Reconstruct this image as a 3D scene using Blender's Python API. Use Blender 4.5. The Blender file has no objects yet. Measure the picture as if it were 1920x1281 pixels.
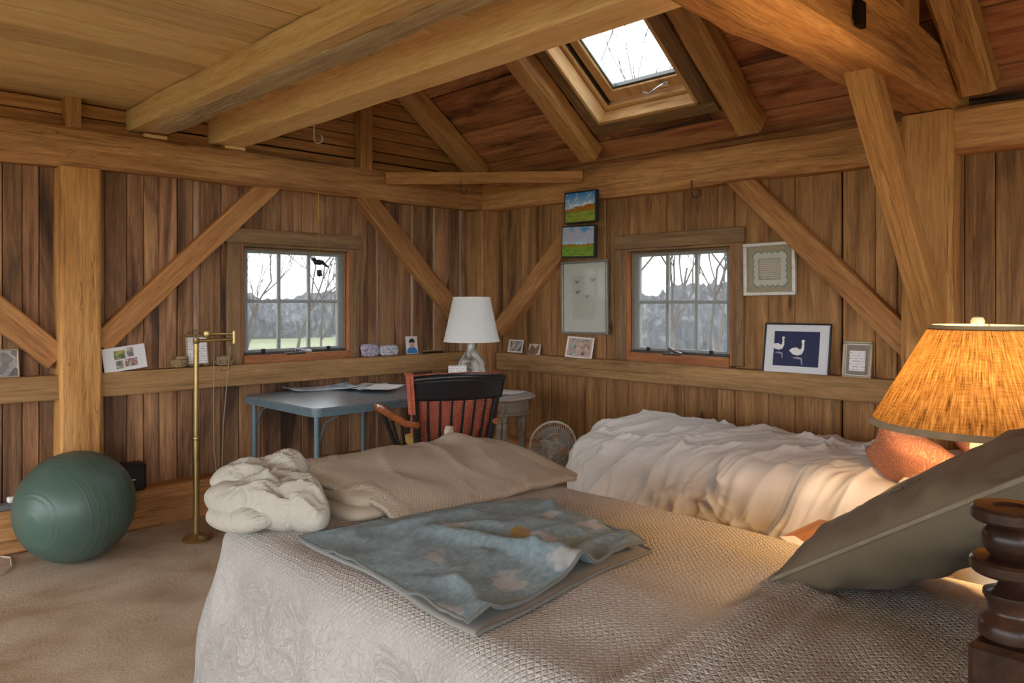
import bpy, math, random
from mathutils import Vector, Matrix, noise

# ------------------------------------------------------------------ camera, world, exposure
random.seed(7)
SC = bpy.context.scene
COL = SC.collection
FPX, TH, HOR, EYE = 1434.0, math.radians(45.6), 566.0, 1.30
CAM = Vector((-4.20835, -4.64059, EYE))
VR = Vector((math.sin(TH), -math.cos(TH), 0)); VF = Vector((math.cos(TH), math.sin(TH), 0)); VZ = Vector((0, 0, 1))
cd = bpy.data.cameras.new('camera'); cam = bpy.data.objects.new('camera', cd); COL.objects.link(cam)
cam.location = CAM; cam.rotation_euler = (math.pi / 2, 0, TH - math.pi / 2)
cd.sensor_width = 36; cd.lens = FPX / 1920 * 36; cd.shift_y = -(640.5 - HOR) / 1920
cd.clip_start = 0.05; cd.clip_end = 500
SC.camera = cam
W = bpy.data.worlds.new('sky'); SC.world = W; W.use_nodes = True
bg = W.node_tree.nodes['Background']; bg.inputs[0].default_value = (0.86, 0.93, 1.0, 1); bg.inputs[1].default_value = 4.0
SC.view_settings.view_transform = 'Standard'; SC.view_settings.look = 'None'
SC.view_settings.exposure = 0.75; SC.view_settings.gamma = 1.0; SC.view_settings.use_curve_mapping = False
SC.cycles.use_denoising = True
SC.cycles.max_bounces = 8; SC.cycles.diffuse_bounces = 4; SC.cycles.transparent_max_bounces = 12
SC.cycles.caustics_reflective = False; SC.cycles.caustics_refractive = False

def ray(px, py): return VF + VR * ((px - 960) / FPX) + VZ * ((HOR - py) / FPX)
def hit(px, py, ax, v):
    d = ray(px, py); return CAM + d * ((v - CAM[ax]) / d[ax])
def LXp(px, v=0.0): return hit(px, 500, 1, v).x          # x on the left wall plane y = v
def RYp(px, v=0.0): return hit(px, 500, 0, v).y          # y on the right wall plane x = v
def FZ(px, py, z): return hit(px, py, 2, z)

# ------------------------------------------------------------------ helpers
def lin(h):
    h = h.lstrip('#'); out = []
    for k in (0, 2, 4):
        c = int(h[k:k + 2], 16) / 255
        out.append(c / 12.92 if c <= 0.04045 else ((c + 0.055) / 1.055) ** 2.4)
    return (*out, 1)

class Mt:
    """small node-tree writer"""
    def __init__(s, name, rough=0.7, spec=0.3, metal=0.0, col=None):
        s.m = bpy.data.materials.new(name); s.m.use_nodes = True
        s.t = s.m.node_tree; s.b = s.t.nodes['Principled BSDF']
        s.b.inputs['Roughness'].default_value = rough; s.b.inputs['Metallic'].default_value = metal
        s.b.inputs['Specular IOR Level'].default_value = spec
        if col: s.b.inputs['Base Color'].default_value = lin(col)
    def n(s, t, ins=None, **at):
        nd = s.t.nodes.new('ShaderNode' + t)
        for k, v in at.items(): setattr(nd, k, v)
        for k, v in (ins or {}).items():
            if isinstance(v, bpy.types.NodeSocket): s.t.links.new(v, nd.inputs[k])
            else: nd.inputs[k].default_value = v
        return nd
    def math(s, op, a, b=None, clamp=False):
        ins = {0: a}
        if b is not None: ins[1] = b
        return s.n('Math', ins, operation=op, use_clamp=clamp).outputs[0]
    def mix(s, f, a, b, mode='MIX'):
        nd = s.n('Mix', data_type='RGBA', blend_type=mode)
        for k, v in ((0, f), (6, a), (7, b)):
            if isinstance(v, bpy.types.NodeSocket): s.t.links.new(v, nd.inputs[k])
            else: nd.inputs[k].default_value = v
        return nd.outputs[2]
    def ramp(s, f, stops, interp='LINEAR'):
        nd = s.n('ValToRGB', {0: f}); cr = nd.color_ramp; cr.interpolation = interp
        while len(cr.elements) < len(stops): cr.elements.new(0.5)
        for e, (p, c) in zip(cr.elements, stops):
            e.position = p; e.color = c if not isinstance(c, (int, float)) else (c, c, c, 1)
        return nd.outputs[0]
    def noise(s, vec, scale, detail=4, rough=0.55, dist=0.0):
        return s.n('TexNoise', {'Vector': vec, 'Scale': scale, 'Detail': detail, 'Roughness': rough, 'Distortion': dist}).outputs[0]
    def mapv(s, vec, sc=(1, 1, 1), loc=(0, 0, 0), rot=(0, 0, 0)):
        return s.n('Mapping', {'Vector': vec, 'Scale': sc, 'Location': loc, 'Rotation': rot}).outputs[0]
    def obj(s): return s.n('TexCoord').outputs['Object']
    def uv(s): return s.n('TexCoord').outputs['UV']
    def sep(s, v):
        nd = s.n('SeparateXYZ', {0: v}); return nd.outputs
    def base(s, c): s.t.links.new(c, s.b.inputs['Base Color'])
    def bump(s, h, st=0.3, d=0.01, prev=None):
        nd = s.n('Bump', {'Height': h, 'Strength': st, 'Distance': d})
        if prev is not None: s.t.links.new(prev, nd.inputs['Normal'])
        s.t.links.new(nd.outputs[0], s.b.inputs['Normal']); return nd.outputs[0]

def plain(name, col, rough=0.6, spec=0.3, metal=0.0, var=0.12, scale=30, bump=0.0):
    m = Mt(name, rough, spec, metal)
    nz = m.noise(m.obj(), scale, 3)
    c = lin(col)
    lo = tuple(x * (1 - var) for x in c[:3]) + (1,); hi = tuple(min(1, x * (1 + var)) for x in c[:3]) + (1,)
    m.base(m.ramp(nz, [(0.3, lo), (0.7, hi)]))
    if bump: m.bump(nz, bump, 0.004)
    return m.m

def wood(name, dark, mid, light, stain='2a201c', stain_amt=0.6, stain_lo=0.56, rough=0.72, vary=0.35, bump=0.35, grain=1.0, knots=0.8, hue=0.0, checks=0.55):
    m = Mt(name, rough, 0.25)
    oi = m.n('ObjectInfo').outputs['Random']
    off = m.n('CombineXYZ', {0: m.math('MULTIPLY', oi, 61.0), 1: m.math('MULTIPLY', oi, 37.0), 2: m.math('MULTIPLY', oi, 23.0)}).outputs[0]
    v = m.n('VectorMath', {0: m.obj(), 1: off}, operation='ADD').outputs[0]
    g1 = m.noise(m.mapv(v, (1.1 * grain, 26 * grain, 26 * grain)), 1.0, 6, 0.65, 0.8)
    s1 = m.noise(m.mapv(v, (0.55, 5.0, 5.0)), 1.0, 4, 0.55, 1.6)
    f = m.math('ADD', m.math('MULTIPLY', g1, 0.55), m.math('MULTIPLY', s1, 0.55))
    c = m.ramp(f, [(0.36, lin(dark)), (0.52, lin(mid)), (0.70, lin(light))])
    # broad stains that follow the grain
    s2 = m.noise(m.mapv(v, (0.42, 2.6, 2.6), (9, 3, 1)), 1.0, 5, 0.6, 0.9)
    c = m.mix(m.math('MULTIPLY', m.ramp(s2, [(stain_lo, 0.0), (stain_lo + 0.14, 1.0)]), stain_amt), c, lin(stain))
    # knots
    vo = m.n('TexVoronoi', {'Vector': m.mapv(v, (1.3, 4.2, 4.2)), 'Scale': 1.0, 'Randomness': 1.0})
    kn = m.ramp(m.math('ADD', vo.outputs['Distance'], m.math('MULTIPLY', g1, 0.05)), [(0.07, 1.0), (0.125, 0.0)])
    pick = m.math('GREATER_THAN', m.sep(vo.outputs['Color'])[0], 0.72)
    c = m.mix(m.math('MULTIPLY', m.math('MULTIPLY', kn, pick), knots), c, lin(stain))
    # drying checks: thin dark lines along the grain, and fine fibre speckle
    ck = m.noise(m.mapv(v, (0.9, 30, 30), (5, 2, 8)), 1.0, 3, 0.5, 0.7); ln = m.ramp(m.math('ABSOLUTE', m.math('SUBTRACT', ck, 0.5)), [(0.0, 1.0), (0.016, 0.0)])
    on = m.ramp(m.noise(m.mapv(v, (0.8, 4, 4), (2, 7, 4)), 1.0, 3), [(0.48, 0.0), (0.60, 1.0)]); ln = m.math('MULTIPLY', ln, on)
    c = m.mix(m.math('MULTIPLY', ln, checks), c, lin(stain))
    fb = m.noise(m.mapv(v, (9, 120, 120)), 1.0, 3, 0.6); c = m.mix(0.5, c, m.ramp(fb, [(0.25, 0.25), (0.75, 0.8)]), 'OVERLAY')
    val = m.math('ADD', m.math('MULTIPLY', m.math('FRACT', m.math('MULTIPLY', oi, 7.31)), vary), 1.0 - vary * 0.5)
    hs = m.n('HueSaturation', {'Hue': 0.5 + hue, 'Saturation': 1.0, 'Value': val, 'Fac': 1.0, 'Color': c})
    m.base(hs.outputs[0])
    # weather checks: thin dark cracks and saw marks as relief
    m.bump(m.math('SUBTRACT', m.math('ADD', g1, m.math('MULTIPLY', s1, 0.6)), m.math('MULTIPLY', ln, 0.8)), bump, 0.007)
    return m.m

class MB:
    def __init__(s): s.v = []; s.f = []
    def add(s, vs, fs):
        o = len(s.v); s.v += [tuple(x) for x in vs]; s.f += [tuple(i + o for i in f) for f in fs]; return s
    def box(s, x0, x1, y0, y1, z0, z1, mtx=None):
        vs = [Vector((x, y, z)) for x in (x0, x1) for y in (y0, y1) for z in (z0, z1)]
        if mtx: vs = [mtx @ p for p in vs]
        return s.add(vs, [(0, 1, 3, 2), (4, 6, 7, 5), (0, 4, 5, 1), (2, 3, 7, 6), (0, 2, 6, 4), (1, 5, 7, 3)])
    def bbox(s, x0, x1, y0, y1, z0, z1, b=0.004, mtx=None):
        """box with chamfered edges"""
        X, Y, Z = (x0, x1), (y0, y1), (z0, z1); vs = []; idx = {}
        for i in (0, 1):
            for j in (0, 1):
                for k in (0, 1):
                    sx, sy, sz = (1 - 2 * i) * b, (1 - 2 * j) * b, (1 - 2 * k) * b
                    for a, p in enumerate(((X[i], Y[j] + sy, Z[k] + sz), (X[i] + sx, Y[j], Z[k] + sz), (X[i] + sx, Y[j] + sy, Z[k]))):
                        idx[i, j, k, a] = len(vs); vs.append(mtx @ Vector(p) if mtx else Vector(p))
        fs = []
        for i in (0, 1): fs.append([idx[i, j, k, 0] for j, k in ((0, 0), (0, 1), (1, 1), (1, 0))][::1 if i == 0 else -1])
        for j in (0, 1): fs.append([idx[i, j, k, 1] for i, k in ((0, 0), (1, 0), (1, 1), (0, 1))][::1 if j == 0 else -1])
        for k in (0, 1): fs.append([idx[i, j, k, 2] for i, j in ((0, 0), (0, 1), (1, 1), (1, 0))][::1 if k == 0 else -1])
        for j in (0, 1):
            for k in (0, 1): fs.append([idx[0, j, k, 1], idx[1, j, k, 1], idx[1, j, k, 2], idx[0, j, k, 2]])
        for i in (0, 1):
            for k in (0, 1): fs.append([idx[i, 0, k, 0], idx[i, 1, k, 0], idx[i, 1, k, 2], idx[i, 0, k, 2]])
        for i in (0, 1):
            for j in (0, 1): fs.append([idx[i, j, 0, 0], idx[i, j, 1, 0], idx[i, j, 1, 1], idx[i, j, 0, 1]])
        for i in (0, 1):
            for j in (0, 1):
                for k in (0, 1): fs.append([idx[i, j, k, a] for a in range(3)])
        return s.add(vs, fs)
    def lathe(s, prof, c=(0, 0, 0), n=32, cap=True, wob=None):
        vs = []; fs = []
        for r, z in prof:
            for k in range(n):
                a = 2 * math.pi * k / n; vs.append((c[0] + r * math.cos(a), c[1] + r * math.sin(a), c[2] + z))
        m = len(prof)
        for i in range(m - 1):
            for k in range(n): fs.append((i * n + k, i * n + (k + 1) % n, (i + 1) * n + (k + 1) % n, (i + 1) * n + k))
        if cap: fs.append(tuple(range(n))[::-1]); fs.append(tuple((m - 1) * n + k for k in range(n)))
        return s.add(vs, fs)
    def tube(s, pts, r, n=8, closed=False):
        pts = [Vector(p) for p in pts]; m = len(pts); vs = []; fs = []
        rs = r if isinstance(r, (list, tuple)) else [r] * m
        up = None
        for i, p in enumerate(pts):
            a = pts[i - 1] if (i or closed) else pts[0]; b = pts[(i + 1) % m] if (i < m - 1 or closed) else pts[-1]
            t = (b - a).normalized()
            if up is None: up = t.orthogonal().normalized()
            up = (up - t * up.dot(t))
            up = up.normalized() if up.length > 1e-6 else t.orthogonal().normalized()
            w = t.cross(up)
            for k in range(n):
                an = 2 * math.pi * k / n; vs.append(p + (up * math.cos(an) + w * math.sin(an)) * rs[i])
        for i in range(m - (0 if closed else 1)):
            j = (i + 1) % m
            for k in range(n): fs.append((i * n + k, i * n + (k + 1) % n, j * n + (k + 1) % n, j * n + k))
        if not closed: fs.append(tuple(range(n))[::-1]); fs.append(tuple((m - 1) * n + k for k in range(n)))
        return s.add(vs, fs)
    def poly(s, pts, y0, y1, axis='y'):
        """outline in the xz plane (or xy when axis is z) extruded"""
        n = len(pts)
        if axis == 'y': vs = [(a, y0, b) for a, b in pts] + [(a, y1, b) for a, b in pts]
        else: vs = [(a, b, y0) for a, b in pts] + [(a, b, y1) for a, b in pts]
        fs = [tuple(range(n)), tuple(range(2 * n - 1, n - 1, -1))] + [(i, i + n, (i + 1) % n + n, (i + 1) % n) for i in range(n)]
        return s.add(vs, fs)
    def grid(s, fn, nu, nv, keep=None):
        o = len(s.v); s.v += [tuple(fn(i / nu, j / nv)) for j in range(nv + 1) for i in range(nu + 1)]
        for j in range(nv):
            for i in range(nu):
                a = o + j * (nu + 1) + i; s.f.append((a, a + 1, a + nu + 2, a + nu + 1))
        return s
    def build(s, name, mat, parent=None, smooth=False, uvs=None, fix=True):
        me = bpy.data.meshes.new(name); me.from_pydata(s.v, [], s.f); me.update()
        if fix:
            import bmesh
            bm = bmesh.new(); bm.from_mesh(me); bmesh.ops.recalc_face_normals(bm, faces=bm.faces); bm.to_mesh(me); bm.free()
        if smooth:
            me.polygons.foreach_set('use_smooth', [True] * len(me.polygons))
            if smooth != 'all': me.set_sharp_from_angle(angle=math.radians(40 if smooth is True else smooth))
        if uvs is not None:
            ul = me.uv_layers.new(name='UVMap')
            for lp in me.loops: ul.data[lp.index].uv = uvs[lp.vertex_index]
        if mat: me.materials.append(mat)
        o = bpy.data.objects.new(name, me); COL.objects.link(o)
        if parent: o.parent = parent
        return o

def tag(o, label, cat, group=None, kind=None):
    o['label'] = label; o['category'] = cat
    if group: o['group'] = group
    if kind: o['kind'] = kind
    return o
def struct(o, label=None, cat=None, group=None):
    o['kind'] = 'structure'
    if label: o['label'] = label
    if cat: o['category'] = cat
    if group: o['group'] = group
    return o
def thing(name, label, cat, loc=(0, 0, 0), rz=0.0, group=None):
    o = bpy.data.objects.new(name, None); COL.objects.link(o); o.empty_display_size = 0.1
    o.location = loc; o.rotation_euler = (0, 0, rz); return tag(o, label, cat, group)

def frame_mtx(p0, p1, up):
    x = (Vector(p1) - Vector(p0)).normalized(); up = Vector(up)
    y = up.cross(x).normalized(); z = x.cross(y)
    m = Matrix((x, y, z)).transposed().to_4x4(); m.translation = Vector(p0); return m
BEAM_N = [0]
def beam(name, p0, p1, w, h, up, mat, parent=None, jit=0.006, ch=0.012, seg=0.12, taper=0.0):
    """timber whose local X runs along its length; w across, h along `up`"""
    L = (Vector(p1) - Vector(p0)).length; n = max(2, int(L / seg)); mb = MB(); BEAM_N[0] += 1; sd = BEAM_N[0] * 13.7
    prof = [(-w / 2 + ch, -h / 2), (w / 2 - ch, -h / 2), (w / 2, -h / 2 + ch), (w / 2, h / 2 - ch), (w / 2 - ch, h / 2), (-w / 2 + ch, h / 2), (-w / 2, h / 2 - ch), (-w / 2, -h / 2 + ch)]
    for i in range(n + 1):
        x = L * i / n; k = 1 - taper * i / n
        for q, (a, b) in enumerate(prof):
            j = noise.noise(Vector((x * 2.2, sd + (q // 2) * 3.1, 0))) * jit + noise.noise(Vector((x * 7, sd + q * 5.3, 4))) * jit * 0.4
            g = 1 + j / max(0.02, min(w, h) / 2)
            mb.v.append((x, a * k * g, b * k * g))
    for i in range(n):
        for q in range(8): mb.f.append((i * 8 + q, i * 8 + (q + 1) % 8, (i + 1) * 8 + (q + 1) % 8, (i + 1) * 8 + q))
    mb.f.append(tuple(range(8))[::-1]); mb.f.append(tuple(n * 8 + q for q in range(8)))
    o = mb.build(name, mat, parent, smooth=25)
    o.matrix_local = frame_mtx(p0, p1, up); return o
def plank(name, p0, p1, w, t, up, mat, parent=None, b=0.004):
    L = (Vector(p1) - Vector(p0)).length
    o = MB().bbox(0, L, -w / 2, w / 2, -t / 2, t / 2, b).build(name, mat, parent)
    o.matrix_local = frame_mtx(p0, p1, up); return o

def align(o):
    """turn a bar's own axes so that local X runs along its longest side (grain follows the piece)"""
    d = o.dimensions if o.dimensions.length else Vector((1, 0, 0)); k = max(range(3), key=lambda i: d[i])
    if k:
        R = Matrix.Rotation(math.pi / 2, 4, 'Z') if k == 1 else Matrix.Rotation(-math.pi / 2, 4, 'Y')
        c = sum((Vector(v.co) for v in o.data.vertices), Vector()) / len(o.data.vertices)
        T = Matrix.Translation(c) @ R; o.data.transform(T.inverted()); o.matrix_local = T
    return o

# ------------------------------------------------------------------ materials: wood
M_wallL = wood('wood_wall_dark', '584030', '8e6648', 'b48a62', '2a2020', 0.85, 0.52, vary=0.6, bump=0.4)
M_wallR = wood('wood_wall_brown', '68492e', '936a42', 'b68756', '33221a', 0.8, 0.56, vary=0.4, bump=0.35)
M_strip = wood('wood_batten_pale', '7a5f4c', 'a08068', 'bd9c80', '4a3a30', 0.4, 0.6)
M_roof = wood('wood_roof_sooty', '5c382c', 'a86848', 'd09468', '140e0e', 0.95, 0.49, vary=0.4, bump=0.5, grain=0.7)
M_gable = wood('wood_gable', '70492c', 'ab7646', 'c9945c', '2c1d14', 0.6, 0.58, vary=0.35)
M_hewn = wood('wood_hewn_plate', '7a5232', 'b07c4c', 'd09c64', '402a1c', 0.55, 0.58, vary=0.2, bump=0.5)
M_post = wood('wood_post', '8a5f34', 'b8834a', 'd09c60', '4a321e', 0.4, 0.62, vary=0.15, bump=0.45)
M_brace = wood('wood_brace', '845634', 'ad7848', 'c58f5a', '5a3c24', 0.3, 0.64, vary=0.2, bump=0.3)
M_pine = wood('wood_new_pine', 'c79a62', 'dab07a', 'e6c08c', '6a4a26', 0.3, 0.66, vary=0.3, bump=0.15, knots=0.8, checks=0.1)
M_ceil = wood('wood_ceiling_pine', 'cda26c', 'deb680', 'ebc892', '8a6238', 0.35, 0.62, vary=0.42, bump=0.12, knots=0.9, checks=0.05)
M_ledge = wood('wood_ledge', '6a4c30', '937049', 'ab8458', '4a3422', 0.4, 0.62, vary=0.12, bump=0.3)
M_casing = wood('wood_casing', '5c4632', '826447', '9c7b59', '40302a', 0.4, 0.6, vary=0.15, bump=0.3)
M_sash = wood('wood_sash_red', '74452a', '99603c', 'b07850', '54321e', 0.3, 0.64, vary=0.1, bump=0.15)
M_skywood = wood('wood_skylight_clear', 'a5774a', 'cda06c', 'e2bc8a', '7a5433', 0.2, 0.68, vary=0.1, bump=0.1, knots=0.2)
M_dark = plain('dark_gap', '1c1512', 0.9, 0.1)

# ------------------------------------------------------------------ floor
mf = Mt('carpet_beige', 0.95, 0.1)
v = mf.obj(); big = mf.noise(v, 2.6, 3, 0.5, 0.4); fine = mf.noise(v, 420, 2)
mf.base(mf.mix(mf.math('MULTIPLY', fine, 0.5), mf.ramp(big, [(0.35, lin('a68b70')), (0.62, lin('d0bda5'))]), lin('b89c82')))
mf.bump(mf.math('ADD', mf.math('ADD', mf.noise(v, 300, 2), mf.noise(v, 60, 3)), mf.math('MULTIPLY', big, 3.0)), 0.6, 0.015)
RX0, RY0 = -6.8, -7.4
struct(MB().box(RX0, 0.2, RY0, 0.2, -0.2, 0.0).build('floor', mf.m), 'beige cut-pile carpet over the whole loft floor', 'carpet')

# ------------------------------------------------------------------ walls
ZP = 2.25                                     # top of the wall plates
OP1 = (-2.02, -1.205, 0.90, 1.675)            # window openings (along wall, z)
OP2 = (-2.215, -1.40, 0.90, 1.665)
ROOF_OFF = 0.172; SL = 0.714; SN = math.sqrt(1 + SL * SL)
RIDGE = -3.3
def roof_z(x): return ZP + ROOF_OFF - SL * x
a, b, z0, z1 = OP1
wl = MB().box(RX0, a, 0.135, 0.22, -0.2, ZP).box(b, 0.22, 0.135, 0.22, -0.2, ZP).box(a, b, 0.135, 0.22, -0.2, z0 - 0.03).box(a, b, 0.135, 0.22, z1, ZP)
wl.poly([(0.3, ZP), (RIDGE, roof_z(RIDGE)), (2 * RIDGE, ZP)], 0.135, 0.22)
wall_l = struct(wl.build('wall_left', M_dark), 'gable end wall of dark vertical barn boards with one window', 'wall')
a, b, z0, z1 = OP2
wr = MB().box(0.135, 0.22, RY0, a, -0.2, ZP - 0.03).box(0.135, 0.22, b, 0.22, -0.2, ZP - 0.03).box(0.135, 0.22, a, b, -0.2, z0 - 0.03).box(0.135, 0.22, a, b, z1, ZP - 0.03)
wall_r = struct(wr.build('wall_right', M_dark), 'eaves wall of brown vertical barn boards with one window', 'wall')

struct(MB().box(RX0, -6.3, RY0 - 0.1, RY0, -0.2, ZP + 0.2).box(-1.2, 0.22, RY0 - 0.1, RY0, -0.2, ZP + 0.2).box(-6.3, -1.2, RY0 - 0.1, RY0, -0.2, 0.5).poly([(0.3, ZP), (RIDGE, roof_z(RIDGE)), (2 * RIDGE, ZP)], RY0 - 0.1, RY0).build('wall_back', M_wallR), 'unseen board wall at the far end of the loft, added with a wide opening to even out the daylight', 'wall')  # out-of-view wall added to cut frontal daylight, opening left for even fill
def wall_boards(wall, edges, op, mat, point, nrm, extra=()):
    """vertical boards between consecutive edges; op is the opening they are cut around"""
    for i in range(len(edges) - 1):
        e0, e1 = sorted((edges[i], edges[i + 1])); w = e1 - e0 - 0.003
        if w < 0.012: continue
        spans = [(0.0, 2.16)]
        if e0 < op[1] - 0.005 and e1 > op[0] + 0.005: spans = [(0.0, op[2] - 0.02), (op[3], 2.16)]
        mt = mat if w > 0.045 else M_strip
        out = random.uniform(0, 0.008)
        for s0, s1 in spans:
            p0 = Vector(point((e0 + e1) / 2, 0.118 - out, s0)); p1 = Vector(point((e0 + e1) / 2, 0.118 - out, s1))
            plank('board', p0, p1, w, 0.03, nrm, mt, wall, 0.005)
pxl = [-700, -560, -450, -360, -280, -210, -150, -90, -45, 5, 42, 74, 104, 150, 196, 238, 270, 298, 333, 362, 376, 415, 447]
eL = [LXp(p, 0.10) for p in pxl]
eL = [RX0, -6.3, -5.9, -5.6] + [x for x in eL if x > -5.4]
eL = [x for x in eL if x < OP1[0] - 0.02] + [OP1[0]] + [LXp(p, 0.10) for p in (490, 527, 566, 610)] + [OP1[1]] + [LXp(p, 0.10) for p in (689, 705, 711, 741, 770, 776, 801, 812, 817, 842, 861, 867, 905)]
wall_boards(wall_l, eL, OP1, M_wallL, lambda s, d, z: (s, d, z), (0, -1, 0))
eR = [0.10] + [RYp(p, 0.10) for p in (942, 975, 1010, 1033, 1062, 1098, 1136)] + [OP2[1]] + [RYp(p, 0.10) for p in (1250, 1282, 1344)] + [OP2[0]] + \
     [RYp(p, 0.10) for p in (1440, 1490, 1577, 1580, 1641, 1682, 1740, 1808, 1866, 1932)] + [-4.2, -4.45, -4.8, -5.1, -5.5, -5.8, -6.2, -6.5, -6.9, RY0]
wall_boards(wall_r, eR, OP2, M_wallR, lambda s, d, z: (d, s, z), (-1, 0, 0))
# horizontal boards of the gable above the plate
gz = [2.25, 2.335, 2.412, 2.505, 2.595, 2.672, 2.79, 2.93, 3.08, 3.25, 3.45, 3.7, 3.95, 4.25, 4.5]
for i in range(len(gz) - 1):
    zc = (gz[i] + gz[i + 1]) / 2; xr = min(0.1, -(gz[i + 1] - ZP - ROOF_OFF) / SL); xl = 2 * RIDGE - xr
    cuts = [max(RX0, xl), -2.62, xr] if zc < 2.6 else [xl, xr]
    for k in range(len(cuts) - 1):
        plank('board', (cuts[k] + 0.002, 0.118, zc), (cuts[k + 1], 0.118, zc), gz[i + 1] - gz[i] - random.choice((0.004, 0.006, 0.012)), 0.03, (0, -1, 0), M_gable, wall_l)

# ------------------------------------------------------------------ timber frame
def timber(name, label, cat, p0, p1, w, h, up, mat, group=None, **k):
    return struct(beam(name, p0, p1, w, h, up, mat, None, **k), label, cat, group)
timber('wall_plate', 'long hewn plate beam running across the gable wall above the window', 'beam', (RX0, 0.10, 2.138), (0.10, 0.10, 2.155), 0.2, 0.222, (0, 0, 1), M_hewn, jit=0.012, ch=0.02)
timber('wall_plate', 'long hewn plate beam on top of the eaves wall carrying the rafters', 'beam', (0.10, 0.002, 2.15), (0.10, RY0, 2.13), 0.2, 0.228, (0, 0, 1), M_hewn, jit=0.012, ch=0.02)
timber('timber_post', 'square hewn post of the gable wall beside the exercise ball', 'post', (-2.97, 0.068, 0.0), (-2.97, 0.068, 2.03), 0.206, 0.2, (0, -1, 0), M_post, jit=0.008, ch=0.014)
timber('timber_post', 'square post in the corner where the two board walls meet', 'post', (-0.075, -0.075, 0.0), (-0.075, -0.075, 2.035), 0.2, 0.2, (0, -1, 0), M_wallR, jit=0.006) .location = (0.015, 0.015, 0)
timber('timber_post', 'tall pale post of the eaves wall under the tie beam', 'post', (0.08, -3.352, 0.0), (0.08, -3.352, 2.25), 0.236, 0.236, (-1, 0, 0), M_post, jit=0.008, ch=0.02)
for nm, lb, p0, p1, up, m, w in (
    ('diagonal_brace', 'diagonal brace rising from the post by the ball toward the plate over the window', (-2.86, 0.075, 1.058), (-1.82, 0.075, 2.085), (0, -1, 0), M_brace, 0.125),
    ('diagonal_brace', 'diagonal brace falling into the post by the ball away from the window', (-3.9, 0.075, 1.79), (-3.07, 0.075, 0.99), (0, -1, 0), M_brace, 0.14),
    ('diagonal_brace', 'diagonal brace falling from the gable plate to the corner post behind the white lamp', (-1.13, 0.075, 2.085), (-0.17, 0.075, 1.135), (0, -1, 0), M_brace, 0.14),
    ('diagonal_brace', 'diagonal brace rising from the corner post behind the landscape canvases', (0.075, -0.15, 1.075), (0.075, -1.10, 1.985), (-1, 0, 0), M_brace, 0.14),
    ('diagonal_brace', 'diagonal brace crossing the sampler picture down to the tall post', (0.07, -2.24, 2.085), (0.07, -3.30, 1.02), (-1, 0, 0), M_brace, 0.135)):
    timber(nm, lb, 'brace', p0, p1, w, 0.09, up, m, 'wall braces', jit=0.004, ch=0.006)
timber('tie_beam', 'massive hewn tie beam crossing overhead onto the tall pale post', 'beam', (0.14, -3.36, 2.395), (RX0, -3.42, 2.395), 0.27, 0.285, (0, 0, 1), M_hewn, jit=0.02, ch=0.03)
timber('diagonal_brace', 'free-standing angled brace from the tie beam down to the tall post', 'brace', (-1.06, -3.385, 2.42), (0.06, -3.385, 1.03), 0.115, 0.115, (0.5, 0, 0.6), M_post, 'wall braces', jit=0.004, ch=0.006)
timber('upright_strut', 'short sawn strut standing on the tie beam under the roof', 'brace', (-0.62, -3.38, 2.53), (-0.62, -3.38, 3.0), 0.2, 0.17, (1, 0, 0), M_post, None, jit=0.004)
_p = hit(1616, 14, 1, -3.53); struct(MB().bbox(-0.03, 0.03, -0.003, 0.02, -0.07, 0.025, 0.002).build('mortise_shade', M_dark), 'thin dark slab on the side of the tie beam, coloured as the shade in a mortise slot', 'mortise').location = (_p.x, -3.532, _p.z)  # solid slab, no hole: the shade inside the slot is put in as colour
timber('corner_tie', 'thin pale board spanning the corner between the two plates', 'beam', (-0.95, 0.0, 2.2), (0.0, -1.07, 2.196), 0.045, 0.088, (0, 0, 1), M_brace, None, jit=0.003, ch=0.006)
jo = struct(beam('ceiling_joist', (-2.6, 0.12, 2.355), (-2.6, RY0, 2.355), 0.205, 0.128, (0, 0, 1), M_pine, None, jit=0.006, ch=0.01), 'sawn joist under the plank ceiling with a waney grey lower edge', 'beam', 'loft joists')
M_waney = wood('wood_waney_grey', '8c765c', 'b59c78', 'cfb894', '4a3c2e', 0.5, 0.56, vary=0.1, bump=0.7)
beam('waney_edge', (0.2, 0.04, -0.062), (7.4, 0.04, -0.062), 0.13, 0.014, (0, 0, 1), M_waney, jo, jit=0.01, ch=0.004, seg=0.06)['label'] = 'grey waney bark edge'
struct(beam('ceiling_joist', (-2.12, 0.12, 2.39), (-2.12, RY0, 2.39), 0.2, 0.22, (0, 0, 1), M_pine, None, jit=0.004, ch=0.008), 'deep sawn joist at the open edge of the loft ceiling with a small hook', 'beam', 'loft joists')
for x in (-2.6 + 0.03, -2.12 + 0.03):
    struct(plank('joist_shim', (x - 0.06, 0.06, 2.2675), (x + 0.07, 0.06, 2.2675), 0.1, 0.022, (0, 0, 1), M_pine), 'thin wooden shim between a ceiling joist and the gable plate', 'shim', 'joist shims')
struct(beam('gable_stud', (-2.996, 0.06, 2.245), (-2.996, 0.06, 2.425), 0.075, 0.085, (0, -1, 0), M_brace, None, jit=0.002, ch=0.004), 'short stud between gable plate and plank ceiling', 'stud')
struct(beam('gable_stud', (-1.105, 0.06, 2.245), (-1.105, 0.06, 3.1), 0.1, 0.085, (0, -1, 0), M_brace, None, jit=0.002, ch=0.004), 'tall stud standing on the gable plate up to the roof', 'stud')
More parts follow.
